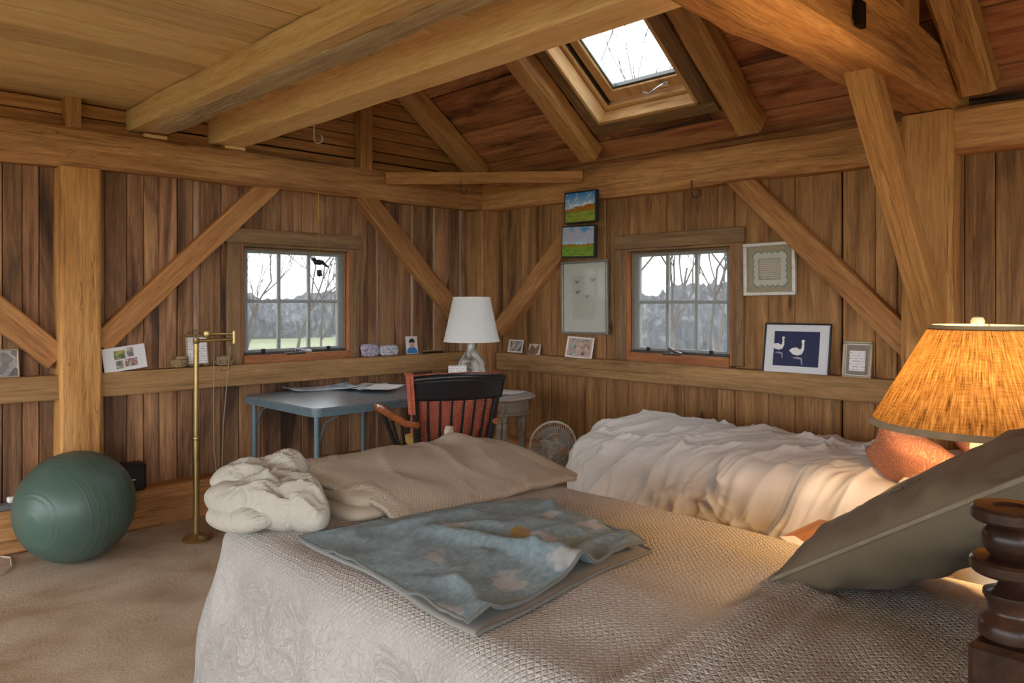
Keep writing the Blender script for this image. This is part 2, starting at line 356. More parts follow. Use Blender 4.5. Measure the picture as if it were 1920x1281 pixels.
# ledges (nailer girts that serve as shelves)
for nm, lb, p0, p1 in (
    ('wall_ledge', 'ledge girt between the post by the ball and the corner, under the gable window', (-2.868, 0.052, 0.836), (-0.16, 0.052, 0.832)),
    ('wall_ledge', 'short ledge girt ending at the post by the ball under a framed print', (RX0, 0.052, 0.838), (-3.072, 0.052, 0.838)),
    ('wall_ledge', 'ledge girt along the eaves wall under window and framed swans', (0.052, -0.16, 0.827), (0.052, -3.234, 0.826)),
    ('wall_ledge', 'ledge girt of the eaves wall beyond the tall post', (0.052, -3.47, 0.826), (0.052, RY0, 0.826))):
    timber(nm, lb, 'ledge', p0, p1, 0.1, 0.132, (0, 0, 1), M_ledge, None, jit=0.003, ch=0.006)
# sill timbers
struct(beam('baseboard_left', (RX0, 0.03, 0.115), (0.1, 0.03, 0.115), 0.17, 0.225, (0, 0, 1), M_hewn, None, jit=0.006, ch=0.015), 'heavy hewn sill timber along the foot of the gable wall', 'baseboard')
struct(beam('baseboard_right', (0.03, 0.0, 0.115), (0.03, RY0, 0.115), 0.17, 0.225, (0, 0, 1), M_hewn, None, jit=0.006, ch=0.015), 'heavy hewn sill timber along the foot of the eaves wall', 'baseboard')
# pegs of the frame
for k, (px, py, r) in enumerate(((128, 289, 0.012), (173, 295, 0.012), (130, 684, 0.014), (124, 731, 0.010), (180, 731, 0.010), (180, 678, 0.010))):
    p = hit(px, py, 1, 0.0 if k < 2 else -0.03)
    mb = MB().tube([(0, 0.05, 0), (0, -0.03 if k in (0, 1) else (-0.004 if k == 2 else 0.0005 - 0.002), 0.012 if k < 2 else 0)], [r, r * 0.75], 10)
    o = mb.build('wooden_peg', M_post if k < 3 else M_dark, None, smooth=True); o.location = p
    struct(o, ('wooden trunnel peg sticking out of the gable plate above the post', 'wooden peg end set into the post face by the ball', 'dark bored peg hole plug in the post face by the ball')[0 if k < 2 else (1 if k == 2 else 2)], 'peg', 'frame pegs')

# ------------------------------------------------------------------ loft ceiling
ceil = struct(MB().box(RX0, -2.03, RY0, 0.12, 2.446, 2.5).build('ceiling', M_dark), 'pale pine plank ceiling of the loft over the joists', 'ceiling')
y = 0.10; k = 0
while y > RY0:
    w = random.choice((0.185, 0.2, 0.225, 0.24)); plank('board', (RX0, y - w / 2, 2.433), (-2.022, y - w / 2, 2.433), w - 0.013, 0.024, (0, 0, -1), M_ceil, ceil, 0.0015); y -= w

# ------------------------------------------------------------------ roof slope
roof = struct(bpy.data.objects.new('roof', None), 'sooty sloping underside of the roof boards above the eaves wall', 'roof'); COL.objects.link(roof)
e1 = Vector((1, 0, -SL)) / SN; nn = Vector((SL, 0, 1)) / SN
RM = Matrix((e1, Vector((0, 1, 0)), nn)).transposed().to_4x4(); RM.translation = (0, 0, ZP + ROOF_OFF)
roof.matrix_world = RM
HU, HV = (-1.29, -0.165), (-2.12, -1.34)        # skylight hole in slope coordinates
uu = [0.45, 0.185, 0.0, -0.34, -0.72, -1.05, -1.4, -1.78, -2.15, -2.5, -2.9, -3.3, -3.7, RIDGE * SN]
for i in range(len(uu) - 1):
    u1, u0 = uu[i], uu[i + 1]; gap = random.choice((0.004, 0.008, 0.014))
    spans = [(RY0, -3.38, u0, u1), (-3.38, 0.2, u0, u1)]
    if u0 < HU[1] and u1 > HU[0]:
        spans = [(RY0, -3.38, u0, u1), (-3.38, HV[0], u0, u1), (HV[1], 0.2, u0, u1)]
        if u1 > HU[1]: spans.append((HV[0], HV[1], HU[1], u1))
        if u0 < HU[0]: spans.append((HV[0], HV[1], u0, HU[0]))
    for v0, v1, a0, a1 in spans:
        dz = random.uniform(0, 0.006)
        plank('board', (((a0 + a1) / 2), v0 + 0.001, 0.014 + dz), ((a0 + a1) / 2, v1 - 0.001, 0.014 + dz), a1 - a0 - gap, 0.028, (0, 0, -1), M_roof, roof, 0.005)
# weather layer above the boards, cut for the skylight, and the unseen far slope, put in to shut out sky light
rl = MB()
for q in ((RIDGE * SN - 0.05, HU[0], RY0, 0.3), (HU[1], 0.5, RY0, 0.3), (HU[0], HU[1], RY0, HV[0]), (HU[0], HU[1], HV[1], 0.3)): rl.box(q[0], q[1], q[2], q[3], 0.036, 0.06)
rl.build('shingle_layer', M_dark, roof)
o = struct(MB().poly([(RIDGE, roof_z(RIDGE) + 0.06), (2 * RIDGE - 0.4, ZP - 0.1), (2 * RIDGE - 0.4, ZP - 0.16), (RIDGE, roof_z(RIDGE))], RY0, 0.3).build('roof', M_roof), 'unseen far slope of the roof beyond the ridge, added to shut out sky light', 'roof')
M_raft = wood('wood_rafter', '8f663e', 'bb8a56', 'd4a570', '4a3220', 0.45, 0.6, vary=0.15, bump=0.5)
def rafter(v0, v1, lb, mat=M_raft):
    c = RM @ Vector((-RIDGE * -SN + 0.02, (v0 + v1) / 2, -0.072)); d = RM @ Vector((0.03, (v0 + v1) / 2, -0.072))
    struct(beam('roof_rafter', d, c, v1 - v0, 0.14, nn, mat, None, jit=0.012, ch=0.02), lb, 'rafter', 'roof rafters')
rafter(-0.075, 0.09, 'rafter lying against the gable boards')
rafter(-1.24, -1.085, 'hewn rafter between the skylight and the gable')
rafter(-2.475, -2.315, 'hewn rafter between the skylight and the tie beam')
rafter(-3.66, -3.5, 'rounded log rafter just beyond the tie beam')
rafter(-4.9, -4.74, 'hewn rafter farther along the eaves wall beyond the tie beam')

# skylight
gl = Mt('window_glass', 0.02, 0.5); nt = gl.t
tr = gl.n('BsdfTransparent', {0: (0.96, 0.97, 0.97, 1)}); gs = gl.n('BsdfGlossy', {0: (1, 1, 1, 1), 1: 0.02})
fr = gl.n('LayerWeight', {0: 0.2}).outputs['Fresnel']
mx = gl.n('MixShader', {0: gl.math('MULTIPLY', fr, 0.35), 1: tr.outputs[0], 2: gs.outputs[0]})
nt.links.new(mx.outputs[0], nt.nodes['Material Output'].inputs[0]); M_glass = gl.m
scr = Mt('insect_screen', 0.8, 0.1, col='b9bcc0'); nt = scr.t
tr = scr.n('BsdfTransparent'); df = scr.n('BsdfDiffuse', {0: lin('a8acb0')})
mx = scr.n('MixShader', {0: 0.2, 1: tr.outputs[0], 2: df.outputs[0]}); nt.links.new(mx.outputs[0], nt.nodes['Material Output'].inputs[0]); M_screen = scr.m
M_grey_al = plain('aluminium_grey', '8b8f90', 0.4, 0.5, 0.6)
M_black = plain('black_plastic', '1d1c1c', 0.45, 0.4)
M_chrome = plain('chrome', 'c9ccd0', 0.2, 0.6, 0.9)
M_putty = plain('sash_paint_grey', '8c8a80', 0.6, 0.3)
M_screenframe = plain('screen_frame_dark', '4a4642', 0.5, 0.3)
sky = struct(bpy.data.objects.new('window_3', None), 'open-well roof skylight with pale wooden sash and handle', 'skylight'); COL.objects.link(sky); sky.matrix_world = RM
def sbar(name, u0, u1, v0, v1, w0, w1, mat, par=sky):
    o = MB().bbox(u0, u1, v0, v1, w0, w1, 0.004).build(name, mat, par); return o if name == 'sash' else align(o)
cu = 0.085
sbar('casing', HU[1], HU[1] + cu, HV[0] - 0.1, HV[1] + 0.09, -0.022, 0.0, M_casing)
sbar('casing', HU[0] - cu, HU[0], HV[0] - 0.1, HV[1] + 0.09, -0.022, 0.0, M_casing)
sbar('casing', HU[0], HU[1], HV[1], HV[1] + 0.09, -0.022, 0.0, M_casing)
sbar('casing', HU[0], HU[1], HV[0] - 0.1, HV[0], -0.022, 0.0, M_casing)
sbar('well_lining', HU[1] - 0.025, HU[1], HV[0], HV[1], -0.03, 0.16, M_skywood)
sbar('well_lining', HU[0], HU[0] + 0.025, HV[0], HV[1], -0.03, 0.16, M_skywood)
sbar('well_lining', HU[0], HU[1], HV[1] - 0.025, HV[1], -0.03, 0.16, M_skywood)
sbar('well_lining', HU[0], HU[1], HV[0], HV[0] + 0.025, -0.03, 0.16, M_skywood)
A0, A1, B0, B1 = HU[0] + 0.06, HU[1] - 0.055, HV[0] + 0.04, HV[1] - 0.055
for q in ((HU[0] + .025, A0, HV[0] + .025, HV[1] - .025), (A1, HU[1] - .025, HV[0] + .025, HV[1] - .025), (A0, A1, HV[0] + .025, B0), (A0, A1, B1, HV[1] - .025)):
    sbar('outer_frame', *q, 0.08, 0.2, M_skywood)
sbar('gasket', A0, A1, B1 - 0.012, B1, 0.1, 0.215, M_black); sbar('gasket', A0, A1, B0, B0 + 0.008, 0.12, 0.215, M_black)
s0 = 0.075
sash = sbar('sash', A1 - s0 - 0.015, A1 - 0.012, B0 + 0.01, B1 - 0.014, 0.12, 0.19, M_skywood)
sbar('rail', A0 + 0.01, A0 + s0, B0 + 0.01, B1 - 0.014, 0.12, 0.19, M_skywood, sash)
sbar('rail', A0 + s0, A1 - s0, B0 + 0.01, B0 + 0.065, 0.12, 0.19, M_skywood, sash)
sbar('rail', A0 + s0, A1 - s0, B1 - 0.085, B1 - 0.014, 0.12, 0.19, M_skywood, sash)
sbar('gasket', A0 + s0, A1 - s0 - 0.015, B1 - 0.1, B1 - 0.085, 0.135, 0.18, M_grey_al, sash)
sbar('gasket', A1 - s0 - 0.03, A1 - s0 - 0.015, B0 + 0.065, B1 - 0.085, 0.135, 0.18, M_screenframe, sash)
MB().box(A0 + s0, A1 - s0, B0 + 0.06, B1 - 0.09, 0.165, 0.170).build('pane', M_glass, sash)
hv = (B0 + B1) / 2 - 0.05; hu = A1 - 0.05
MB().tube([(hu, hv + 0.07, 0.085), (hu + 0.012, hv + 0.02, 0.07), (hu - 0.008, hv - 0.05, 0.085), (hu - 0.01, hv - 0.09, 0.105)], 0.007, 8).bbox(hu - 0.02, hu + 0.015, hv - 0.12, hv - 0.06, 0.1, 0.122, 0.003).build('handle', M_chrome, sash, smooth=True)['label'] = 'chrome skylight handle'

# ------------------------------------------------------------------ wall windows (local: x along wall, y outward, z up)
def make_window(name, label, op, mtx, flip):
    w = struct(bpy.data.objects.new(name, None), label, 'window'); COL.objects.link(w); w.matrix_world = mtx
    a, b, z0, z1 = op; L = b - a; cw = 0.092
    def bar(nm, x0, x1, y0, y1, q0, q1, mat, par=w, bv=0.004):
        o = MB().bbox(x0, x1, y0, y1, q0, q1, bv).build(nm, mat, par); return o if nm in ('sash', 'screen_frame') else align(o)
    # casing boards on the room side
    bar('casing', -cw, 0, 0.072, 0.1, z0, z1, M_casing); bar('casing', L, L + cw - 0.02, 0.072, 0.1, z0, z1, M_casing)
    bar('head_casing', -cw - 0.008, L + cw - 0.012, 0.068, 0.1, z1, z1 + 0.098, M_casing)
    # jambs, head and stool
    bar('jamb', 0, 0.018, 0.072, 0.22, z0, z1, M_sash); bar('jamb', L - 0.018, L, 0.072, 0.22, z0, z1, M_sash)
    bar('head_jamb', 0.018, L - 0.018, 0.072, 0.22, z1 - 0.018, z1, M_casing)
    bar('sill', 0.018, L - 0.018, 0.06, 0.22, z0 - 0.014, z0 + 0.052, M_sash)
    # sash set back in the frame
    s0, s1, q0, q1 = 0.02, L - 0.02, z0 + 0.056, z1 - 0.02
    sa = bar('sash', s0, s0 + 0.052, 0.13, 0.165, q0, q1, M_putty)
    bar('stile', s1 - 0.052, s1, 0.13, 0.165, q0, q1, M_putty, sa)
    bar('rail', s0 + 0.052, s1 - 0.052, 0.13, 0.165, q0, q0 + 0.03, M_putty, sa)
    bar('rail', s0 + 0.052, s1 - 0.052, 0.13, 0.165, q1 - 0.035, q1, M_putty, sa)
    g0, g1, h0, h1 = s0 + 0.052, s1 - 0.052, q0 + 0.03, q1 - 0.035; mid = (h0 + h1) / 2
    for k in (1, 2):
        xm = g0 + (g1 - g0) * k / 3; bar('muntin', xm - 0.011, xm + 0.011, 0.135, 0.16, h0, h1, M_putty, sa, 0.003)
    bar('muntin', g0, g1, 0.137, 0.158, mid - 0.011, mid + 0.011, M_putty, sa, 0.003)
    for i in range(3):
        for j in range(2):
            x0 = g0 + (g1 - g0) * i / 3; x1 = g0 + (g1 - g0) * (i + 1) / 3
            MB().box(x0, x1, 0.146, 0.150, (h0, mid)[j], (mid, h1)[j]).build('pane', M_glass, sa)
    # insect screen with its dark frame, clips and crank
    fz = bar('screen_frame', s0, s1, 0.108, 0.12, q0 - 0.004, q0 + 0.014, M_screenframe)
    bar('screen_rail', s0, s1, 0.108, 0.12, q1 - 0.016, q1, M_casing, fz); bar('screen_stile', s0, s0 + 0.014, 0.108, 0.12, q0, q1, M_casing, fz); bar('screen_stile', s1 - 0.014, s1, 0.108, 0.12, q0, q1, M_casing, fz)
    MB().box(s0 + 0.01, s1 - 0.01, 0.1135, 0.1142, q0, q1).build('screen_mesh', M_screen, fz)
    for xc in (s0 + 0.13, s1 - 0.16): bar('clip', xc, xc + 0.03, 0.098, 0.109, q0 + 0.005, q0 + 0.035, M_black, fz)
    cx = L * 0.5 - 0.03
    cr = MB().bbox(cx - 0.07, cx + 0.075, 0.056, 0.09, z0 + 0.046, z0 + 0.062, 0.004).build('crank', M_screenframe, w)
    MB().tube([(cx + 0.01, 0.07, z0 + 0.06), (cx + 0.0, 0.045, z0 + 0.088), (cx + 0.05, 0.035, z0 + 0.07), (cx + 0.10, 0.035, z0 + 0.064)], [0.014, 0.013, 0.009, 0.008], 8).build('crank_handle', M_chrome, cr, smooth=True)
    return w
make_window('window_1', 'six-light window in the gable wall with a small bird hanging before it', OP1, Matrix.Translation((OP1[0], 0, 0)), False)
mw = Matrix(((0, 1, 0, 0), (-1, 0, 0, OP2[1]), (0, 0, 1, 0), (0, 0, 0, 1)))
make_window('window_2', 'six-light window in the eaves wall between framed pictures', OP2, mw, True)

# ------------------------------------------------------------------ outdoors
mg = Mt('winter_lawn', 0.95, 0.1); nz = mg.noise(mg.obj(), 0.12, 5, 0.6); mg.base(mg.ramp(nz, [(0.3, lin('60604a')), (0.7, lin('7c7d60'))]))
struct(MB().box(-150, 200, -150, 220, -3.3, -2.9).build('ground', mg.m), 'pale winter lawn outside below the windows', 'lawn')
mwd = Mt('woods_grey', 0.95, 0.05); v = mwd.mapv(mwd.obj(), (2.0, 2.0, 1.4)); nz = mwd.noise(v, 1.0, 8, 0.78, 0.6)
mwd.base(mwd.ramp(nz, [(0.3, lin('38383a')), (0.52, lin('626264')), (0.66, lin('9a9793'))])); mwd.bump(nz, 0.8, 0.5)
def woods(name, label, p0, p1, hgt, dep, seed, n=160):
    p0, p1 = Vector(p0), Vector(p1); d = (p1 - p0); L = d.length; d.normalize(); nr = Vector((-d.y, d.x, 0)); mb = MB(); K = 9
    def fn(u, v):
        x = u * L; a = math.pi * v
        h = hgt * (0.82 + 0.28 * noise.noise(Vector((x * 0.09, seed, 0))) + 0.12 * noise.noise(Vector((x * 0.55, seed, 3))) + 0.05 * noise.noise(Vector((x * 2.3, seed, 7 + v * 9))) + 0.045 * noise.noise(Vector((x * 5.1, seed, 9 + v * 14))))
        r = 1 + 0.18 * noise.noise(Vector((x * 0.6, v * 6, seed)))
        return p0 + d * x + nr * (dep * math.cos(a) * r * 0.5) + Vector((0, 0, h * math.sin(a) ** 0.55))
    mb.grid(fn, n, 14); o = mb.build(name, mwd.m, None); tag(o, label, 'woods', None, 'stuff')
woods('distant_woods', 'hazy grey line of leafless woods beyond the lawn', (-20, 92, -2.9), (85, 72, -2.9), 6.6, 9, 3, 900)
woods('hillside_brush', 'grey leafless brush on the rise outside the eaves wall window', (24, 34, -2.9), (44, 2, -2.9), 6.2, 12, 11, 500)
bark = plain('tree_bark', '5a514c', 0.9, 0.1)
def tree(label, base, hgt, seed, lean=(0, 0), spread=0.6, r0=0.12, depth=5):
    rnd = random.Random(seed); mb = MB()
    t = thing('bare_tree', label, 'tree', base, 0, 'leafless trees outside the windows')
    trunk = MB(); br = MB()
    def grow(p, d, L, r, k, dst):
        pts = [p]; q = p; dd = d.copy()
        for i in range(3):
            dd = (dd + Vector((rnd.uniform(-1, 1), rnd.uniform(-1, 1), rnd.uniform(-0.5, 0.7))) * 0.16).normalized(); q = q + dd * L / 3; pts.append(q)
        dst.tube(pts, [r, r * 0.88, r * 0.74, r * 0.6], 5 if k else 8)
        if k < depth:
            for i in range(rnd.choice((2, 3, 3))):
                nd = (dd + Vector((rnd.uniform(-1, 1), rnd.uniform(-1, 1), rnd.uniform(-0.3, 0.8))) * spread).normalized()
                grow(pts[rnd.choice((2, 3))], nd, L * rnd.uniform(0.6, 0.82), r * 0.62, k + 1, br)
    grow(Vector((0, 0, 0)), Vector((lean[0], lean[1], 1)).normalized(), hgt * 0.34, r0, 0, trunk)
    trunk.build('trunk', bark, t, smooth=True); br.build('branches', bark, t, smooth=True)
def gp(px, d, z=-2.9):
    p = CAM + (VF + VR * ((px - 960) / FPX)) * d; return (p.x, p.y, z)
tree('tall bare tree by the edge of the gable window, leaning slightly', gp(462, 34), 9.5, 4, (0.05, 0), 0.55, 0.09, 6)
tree('bare tree on the lawn seen through the middle panes of the gable window', gp(556, 44), 11.0, 9, (0, 0), 0.6, 0.11, 6)
tree('bushy bare tree behind the hanging bird', gp(610, 30), 8.0, 21, (0, 0), 0.7, 0.075, 6)
tree('low bare sapling on the near lawn below the gable window', gp(450, 19), 3.2, 30, (0.2, 0), 0.8, 0.02, 5)
tree('big bare tree with arching limbs outside the eaves wall window', gp(1392, 16), 8.4, 14, (-0.15, 0.15), 0.75, 0.06, 6)
tree('straight bare trunk just outside the eaves wall window', gp(1266, 33), 13.0, 5, (0, 0), 0.5, 0.12, 5)
tree('thin bare sapling outside the eaves wall window', gp(1342, 12), 4.0, 6, (0, 0), 0.5, 0.022, 4)
tree('overhanging bare tree whose twigs cross the skylight', (3.4, 2.6, -2.9), 11.0, 33, (-0.06, -0.03), 0.7, 0.06, 6)

# ------------------------------------------------------------------ cloth helpers
def rdg(p, o=3):
    """ridged folds, 0..1"""
    s = 0.0; a = 0.6
    for k in range(o):
        s += a * (1 - abs(noise.noise(p)) * 2.2); p = p * 2.03 + Vector((3.1, 1.7, 5.3)); a *= 0.5
    return max(0.0, s)
def cloth_mat(name, col, var=0.08, weave=900, rough=0.9, bump=0.15, col2=None, sheen=0.2):
    m = Mt(name, rough, 0.15); nz = m.noise(m.obj(), weave, 2); bg_ = m.noise(m.obj(), 3.5, 3)
    c = lin(col); c2 = lin(col2) if col2 else tuple(x * (1 - 2 * var) for x in c[:3]) + (1,)
    m.base(m.mix(m.math('MULTIPLY', nz, 0.35), m.ramp(bg_, [(0.3, c2), (0.7, c)]), tuple(x * (1 - var) for x in c[:3]) + (1,)))
    m.b.inputs['Sheen Weight'].default_value = sheen * 0.15
    m.bump(nz, bump, 0.002); return m
def quilt_mat(name, col, col2, k=80.0, amp=0.9, scroll=True):
    """stitched quilting: zig-zag rows on top, scrolled medallions on the drop, as relief"""
    m = Mt(name, 0.92, 0.12); uv = m.uv()
    wv = m.n('VectorMath', {0: uv, 1: m.n('VectorMath', {0: m.n('TexNoise', {'Vector': uv, 'Scale': 7.0, 'Detail': 2.0}).outputs['Color'], 1: (0.03, 0.03, 0.03)}, operation='MULTIPLY').outputs[0]}, operation='ADD').outputs[0]
    x, y, z = m.sep(wv)[0], m.sep(wv)[1], m.sep(wv)[2]
    d1 = m.math('ABSOLUTE', m.math('SINE', m.math('MULTIPLY', m.math('ADD', x, y), k * 1.5)))
    d2 = m.math('ABSOLUTE', m.math('SINE', m.math('MULTIPLY', m.math('SUBTRACT', x, y), k * 1.5)))
    rows = m.math('ABSOLUTE', m.math('SINE', m.math('MULTIPLY', y, k * 1.5)))
    dia = m.math('POWER', m.math('MINIMUM', m.math('MINIMUM', d1, d2), m.math('ADD', rows, 0.15)), 0.6)
    pk = m.noise(m.mapv(uv, (60, 110, 1)), 1.0, 3, 0.6, 1.0)
    h = m.math('ADD', m.math('MULTIPLY', dia, 0.9), m.math('MULTIPLY', pk, 0.75))
    if scroll:
        vo = m.n('TexVoronoi', {'Vector': m.mapv(wv, (2.6, 2.6, 1)), 'Scale': 1.0, 'Randomness': 0.55})
        rings = m.math('ABSOLUTE', m.math('SINE', m.math('MULTIPLY', vo.outputs['Distance'], 28.0)))
        leaf = m.math('ABSOLUTE', m.math('SINE', m.math('ADD', m.math('MULTIPLY', m.noise(wv, 6.0, 2, 0.5, 2.2), 60.0), m.math('MULTIPLY', x, 20.0))))
        near = m.ramp(vo.outputs['Distance'], [(0.30, 1.0), (0.42, 0.0)])
        sc = m.math('ADD', m.math('MULTIPLY', m.mix(near, leaf, rings), 0.5), m.math('MULTIPLY', m.noise(m.mapv(uv, (52, 38, 1)), 1.0, 2, 0.5, 1.2), 2.0))
        side = m.n('UVMap'); fac = m.n('Attribute', attribute_name='drop').outputs['Fac']
        h = m.mix(fac, h, sc)
    bgn = m.noise(uv, 1.3, 3)
    m.base(m.mix(m.math('MULTIPLY', pk, 0.25), m.ramp(bgn, [(0.35, lin(col2)), (0.65, lin(col))]), lin(col2)))
    m.bump(h, amp, 0.013); return m.m

def draped(name, rect, z, drop, mat, n=(150, 190), rad=0.07, flare=0.17, folds=0.02, fseed=1.0, wr=0.006, wrs=4.0, puff=0.0, sides=(1, 1, 1, 0), thick=0.0, ridge=0.0, ridge_dir=(1, 1), lowz=0.02, parent=None, creases=()):
    """sheet laid over a rectangle and hanging down its sides (x0, x1, y1 sides; y0 is the head)"""
    x0, x1, y0, y1 = rect; L1 = rad * math.pi / 2
    a0 = x0 - drop * sides[0]; a1 = x1 + drop * sides[1]; b1 = y1 + drop * sides[2]; b0 = y0 - drop * sides[3]
    mb = MB(); uvs = []; dr = []
    def fn(u, v):
        a = a0 + (a1 - a0) * u; b = b0 + (b1 - b0) * v
        qx = min(max(a, x0), x1); qy = min(max(b, y0), y1); ex, ey = a - qx, b - qy; e = math.hypot(ex, ey)
        uvs.append((a, b)); dr.append(min(1.0, max(0.0, (e - 0.04) / 0.12)))
        if e < 1e-6: nx, ny = 0, 0
        else: nx, ny = ex / e, ey / e
        e = min(e, drop)
        fd = noise.noise(Vector((a * 3.2 + fseed, b * 3.2, fseed))) + 0.5 * noise.noise(Vector((a * 8 + fseed, b * 8, 2)))
        if e <= L1: hh, dd = rad * math.sin(e / rad), rad * (1 - math.cos(e / rad))
        else:
            k = e - L1; hh = rad + k * math.sin(flare if nx < 0.3 else 0.05) + fd * folds * min(1, k / 0.25); dd = rad + k * math.cos(flare)
        # wrinkles, and puffing across the width
        pw = Vector((a * wrs, b * wrs, fseed)); wz = wr * noise.noise(pw) * 2 + wr * 0.6 * noise.noise(pw * 2.7)
        if ridge:
            w1 = a * ridge_dir[0] + b * ridge_dir[1]; w2 = a * ridge_dir[1] - b * ridge_dir[0]
            q = Vector((w1 * 5.2, w2 * 1.5, fseed)) + Vector((1, 1, 0)) * noise.noise(Vector((a * 2, b * 2, 9))) * 0.9
            wz += ridge * (rdg(q) ** 4 * 1.3 - 0.2)
            q2 = Vector((a * 2.1 + 5, b * 3.3, fseed + 4)); wz += ridge * 0.5 * rdg(q2, 2) ** 3 + ridge * 0.8 * min(1, e / 0.1) * rdg(Vector((b * 5.5 + a * 1.5, a * 0.9, fseed + 8)), 2) ** 3
        for (cx0, cy0), (cx1, cy1), ch_, cw_ in creases:
            tt = max(0, min(1, ((a - cx0) * (cx1 - cx0) + (b - cy0) * (cy1 - cy0)) / ((cx1 - cx0) ** 2 + (cy1 - cy0) ** 2)))
            dd_ = math.hypot(a - cx0 - tt * (cx1 - cx0), b - cy0 - tt * (cy1 - cy0)); wz += ch_ * math.exp(-(dd_ / cw_) ** 2)
        zz = z - dd
        if puff:
            tx = (qx - x0) / (x1 - x0) * 2 - 1; zz += puff * max(0, (1 - tx * tx)) * (1.0 if e < 1e-6 else 1.0)
        ft = min(1, e / (rad * 1.2))
        p = Vector((qx + nx * (hh + wz * ft), qy + ny * (hh + wz * ft), zz + wz * (1 - ft * 0.8)))
        p.z = max(p.z, lowz); return p
    mb.grid(fn, n[0], n[1])
    o = mb.build(name, mat, parent, smooth='all', uvs=uvs, fix=False)
    at = o.data.attributes.new('drop', 'FLOAT', 'POINT'); at.data.foreach_set('value', dr)
    if thick:
        md = o.modifiers.new('thickness', 'SOLIDIFY'); md.thickness = thick; md.offset = -1
    return o

def pillow_mesh(w, h, t, n=40, wr=0.01, seed=1.0, pinch=0.10, asym=1.0):
    """closed cushion in local xy, thickness along z"""
    mb = MB(); N = n
    def pt(u, v, sg):
        a, b = 2 * u - 1, 2 * v - 1
        k = 1 - pinch * (1 - abs(a) ** 2) * abs(b) ** 6; k2 = 1 - pinch * (1 - abs(b) ** 2) * abs(a) ** 6
        px, py = a * w / 2 * k2, b * h / 2 * k
        prof = max(0.0, (1 - abs(a) ** 2.6) * (1 - abs(b) ** 2.6)) ** 0.55
        edge = 1 - max(abs(a), abs(b))
        f = wr * (noise.noise(Vector((px * 9 + seed, py * 9, sg * 3.0 + seed))) + 0.8 * (rdg(Vector((px * 6 + seed, py * 14, sg * 2.0)), 2) - 0.5) * min(1, (1 - edge) * 1.2)) * min(1, edge * 8)
        return (px, py, sg * (t / 2 * prof * (asym if sg < 0 else 1.0) + f))
    for sg in (1, -1):
        mb.grid(lambda u, v: pt(u, v, sg), N, N)
    return mb
def weld(o, d=0.0004):
    import bmesh
    bm = bmesh.new(); bm.from_mesh(o.data); bmesh.ops.remove_doubles(bm, verts=bm.verts, dist=d); bmesh.ops.recalc_face_normals(bm, faces=bm.faces); bm.to_mesh(o.data); bm.free()
    o.data.polygons.foreach_set('use_smooth', [True] * len(o.data.polygons)); return o
def pillow_edge(w, h, pinch, n=24):
    pts = []
    for (a0, b0), (a1, b1) in (((-1, -1), (1, -1)), ((1, -1), (1, 1)), ((1, 1), (-1, 1)), ((-1, 1), (-1, -1))):
        for i in range(n):
            a = a0 + (a1 - a0) * i / n; b = b0 + (b1 - b0) * i / n
            pts.append((a * w / 2 * (1 - pinch * (1 - b * b) * abs(a) ** 6), b * h / 2 * (1 - pinch * (1 - a * a) * abs(b) ** 6), 0))
    return pts
def lump(mb, c, r, seed, amp=0.12, fr=3.0, n=(72, 48), e=0.6, fold=0.0, fdir=(0, 0, 1), wrk=0.0):
    """soft super-ellipsoid with creases"""
    c, r = Vector(c), Vector(r); fdir = Vector(fdir)
    def sp(x, k): return math.copysign(abs(x) ** k, x)
    def fn(u, v):
        th, ph = 2 * math.pi * u, math.pi * (v - 0.5)
        d = Vector((sp(math.cos(ph), e) * sp(math.cos(th), e), sp(math.cos(ph), e) * sp(math.sin(th), e), sp(math.sin(ph), e)))
        q = Vector((math.cos(ph) * math.cos(th), math.cos(ph) * math.sin(th), math.sin(ph)))
        k = 1 + amp * noise.noise(q * fr + Vector((seed, 0, 0)))
        if fold:
            qq = q + Vector((noise.noise(q * 2 + Vector((seed, 1, 1))), noise.noise(q * 2 + Vector((1, seed, 2))), 0)) * 0.3
            k += fold * (abs(noise.noise(Vector((qq.dot(fdir) * 1.9 + seed, qq.x * 0.8, qq.y * 0.8)))) * 3.0 - 0.6) + fold * 0.35 * (abs(noise.noise(qq * 4.5 + Vector((seed, 4, 4)))) * 2 - 0.4)
        if wrk: k += wrk * (rdg(Vector((q.dot(fdir) * 2.6 + seed, q.x * 0.9 - q.y * 0.7, q.z * 1.2 + seed)), 3) ** 3 - 0.25)
        return c + Vector((d.x * r.x, d.y * r.y, d.z * r.z)) * k
    return mb.grid(fn, *n)

# ------------------------------------------------------------------ cloth materials
M_quilt = quilt_mat('quilt_cream', 'b2aca6', 'a59e97', 120.0, 0.6)
M_quilt2 = quilt_mat('quilt_tan_fold', 'b3a594', 'a39584', 170, 0.4, False)
M_duvet = cloth_mat('duvet_white', 'cfc9c1', 0.03, 700, 0.75, 0.05).m
_c = cloth_mat('comforter_offwhite', 'aca599', 0.05, 700, 0.8, 0.06)
_v = _c.obj(); _c.bump(_c.math('ABSOLUTE', _c.math('SUBTRACT', _c.noise(_c.mapv(_v, (9, 22, 16), (0, 0, 0), (0.3, 0.2, 0.7)), 1.0, 3, 0.5, 0.8), 0.5)), 0.7, 0.03); M_comf = _c.m
M_oat = cloth_mat('blanket_oatmeal', 'a99b87', 0.08, 260, 0.95, 0.5).m
M_taupe = cloth_mat('sham_taupe', '675a48', 0.06, 900, 0.75, 0.1).m
M_sheet = cloth_mat('sheet_white', 'd4cbbe', 0.03, 800, 0.8, 0.05).m
M_mattress = plain('mattress_ticking', 'd5cec4', 0.9, 0.1)
M_walnut = wood('wood_walnut_polished', '180e0a', '2b1a13', '3d261b', '0e0807', 0.5, 0.6, rough=0.28, vary=0.05, bump=0.05, knots=0.0)
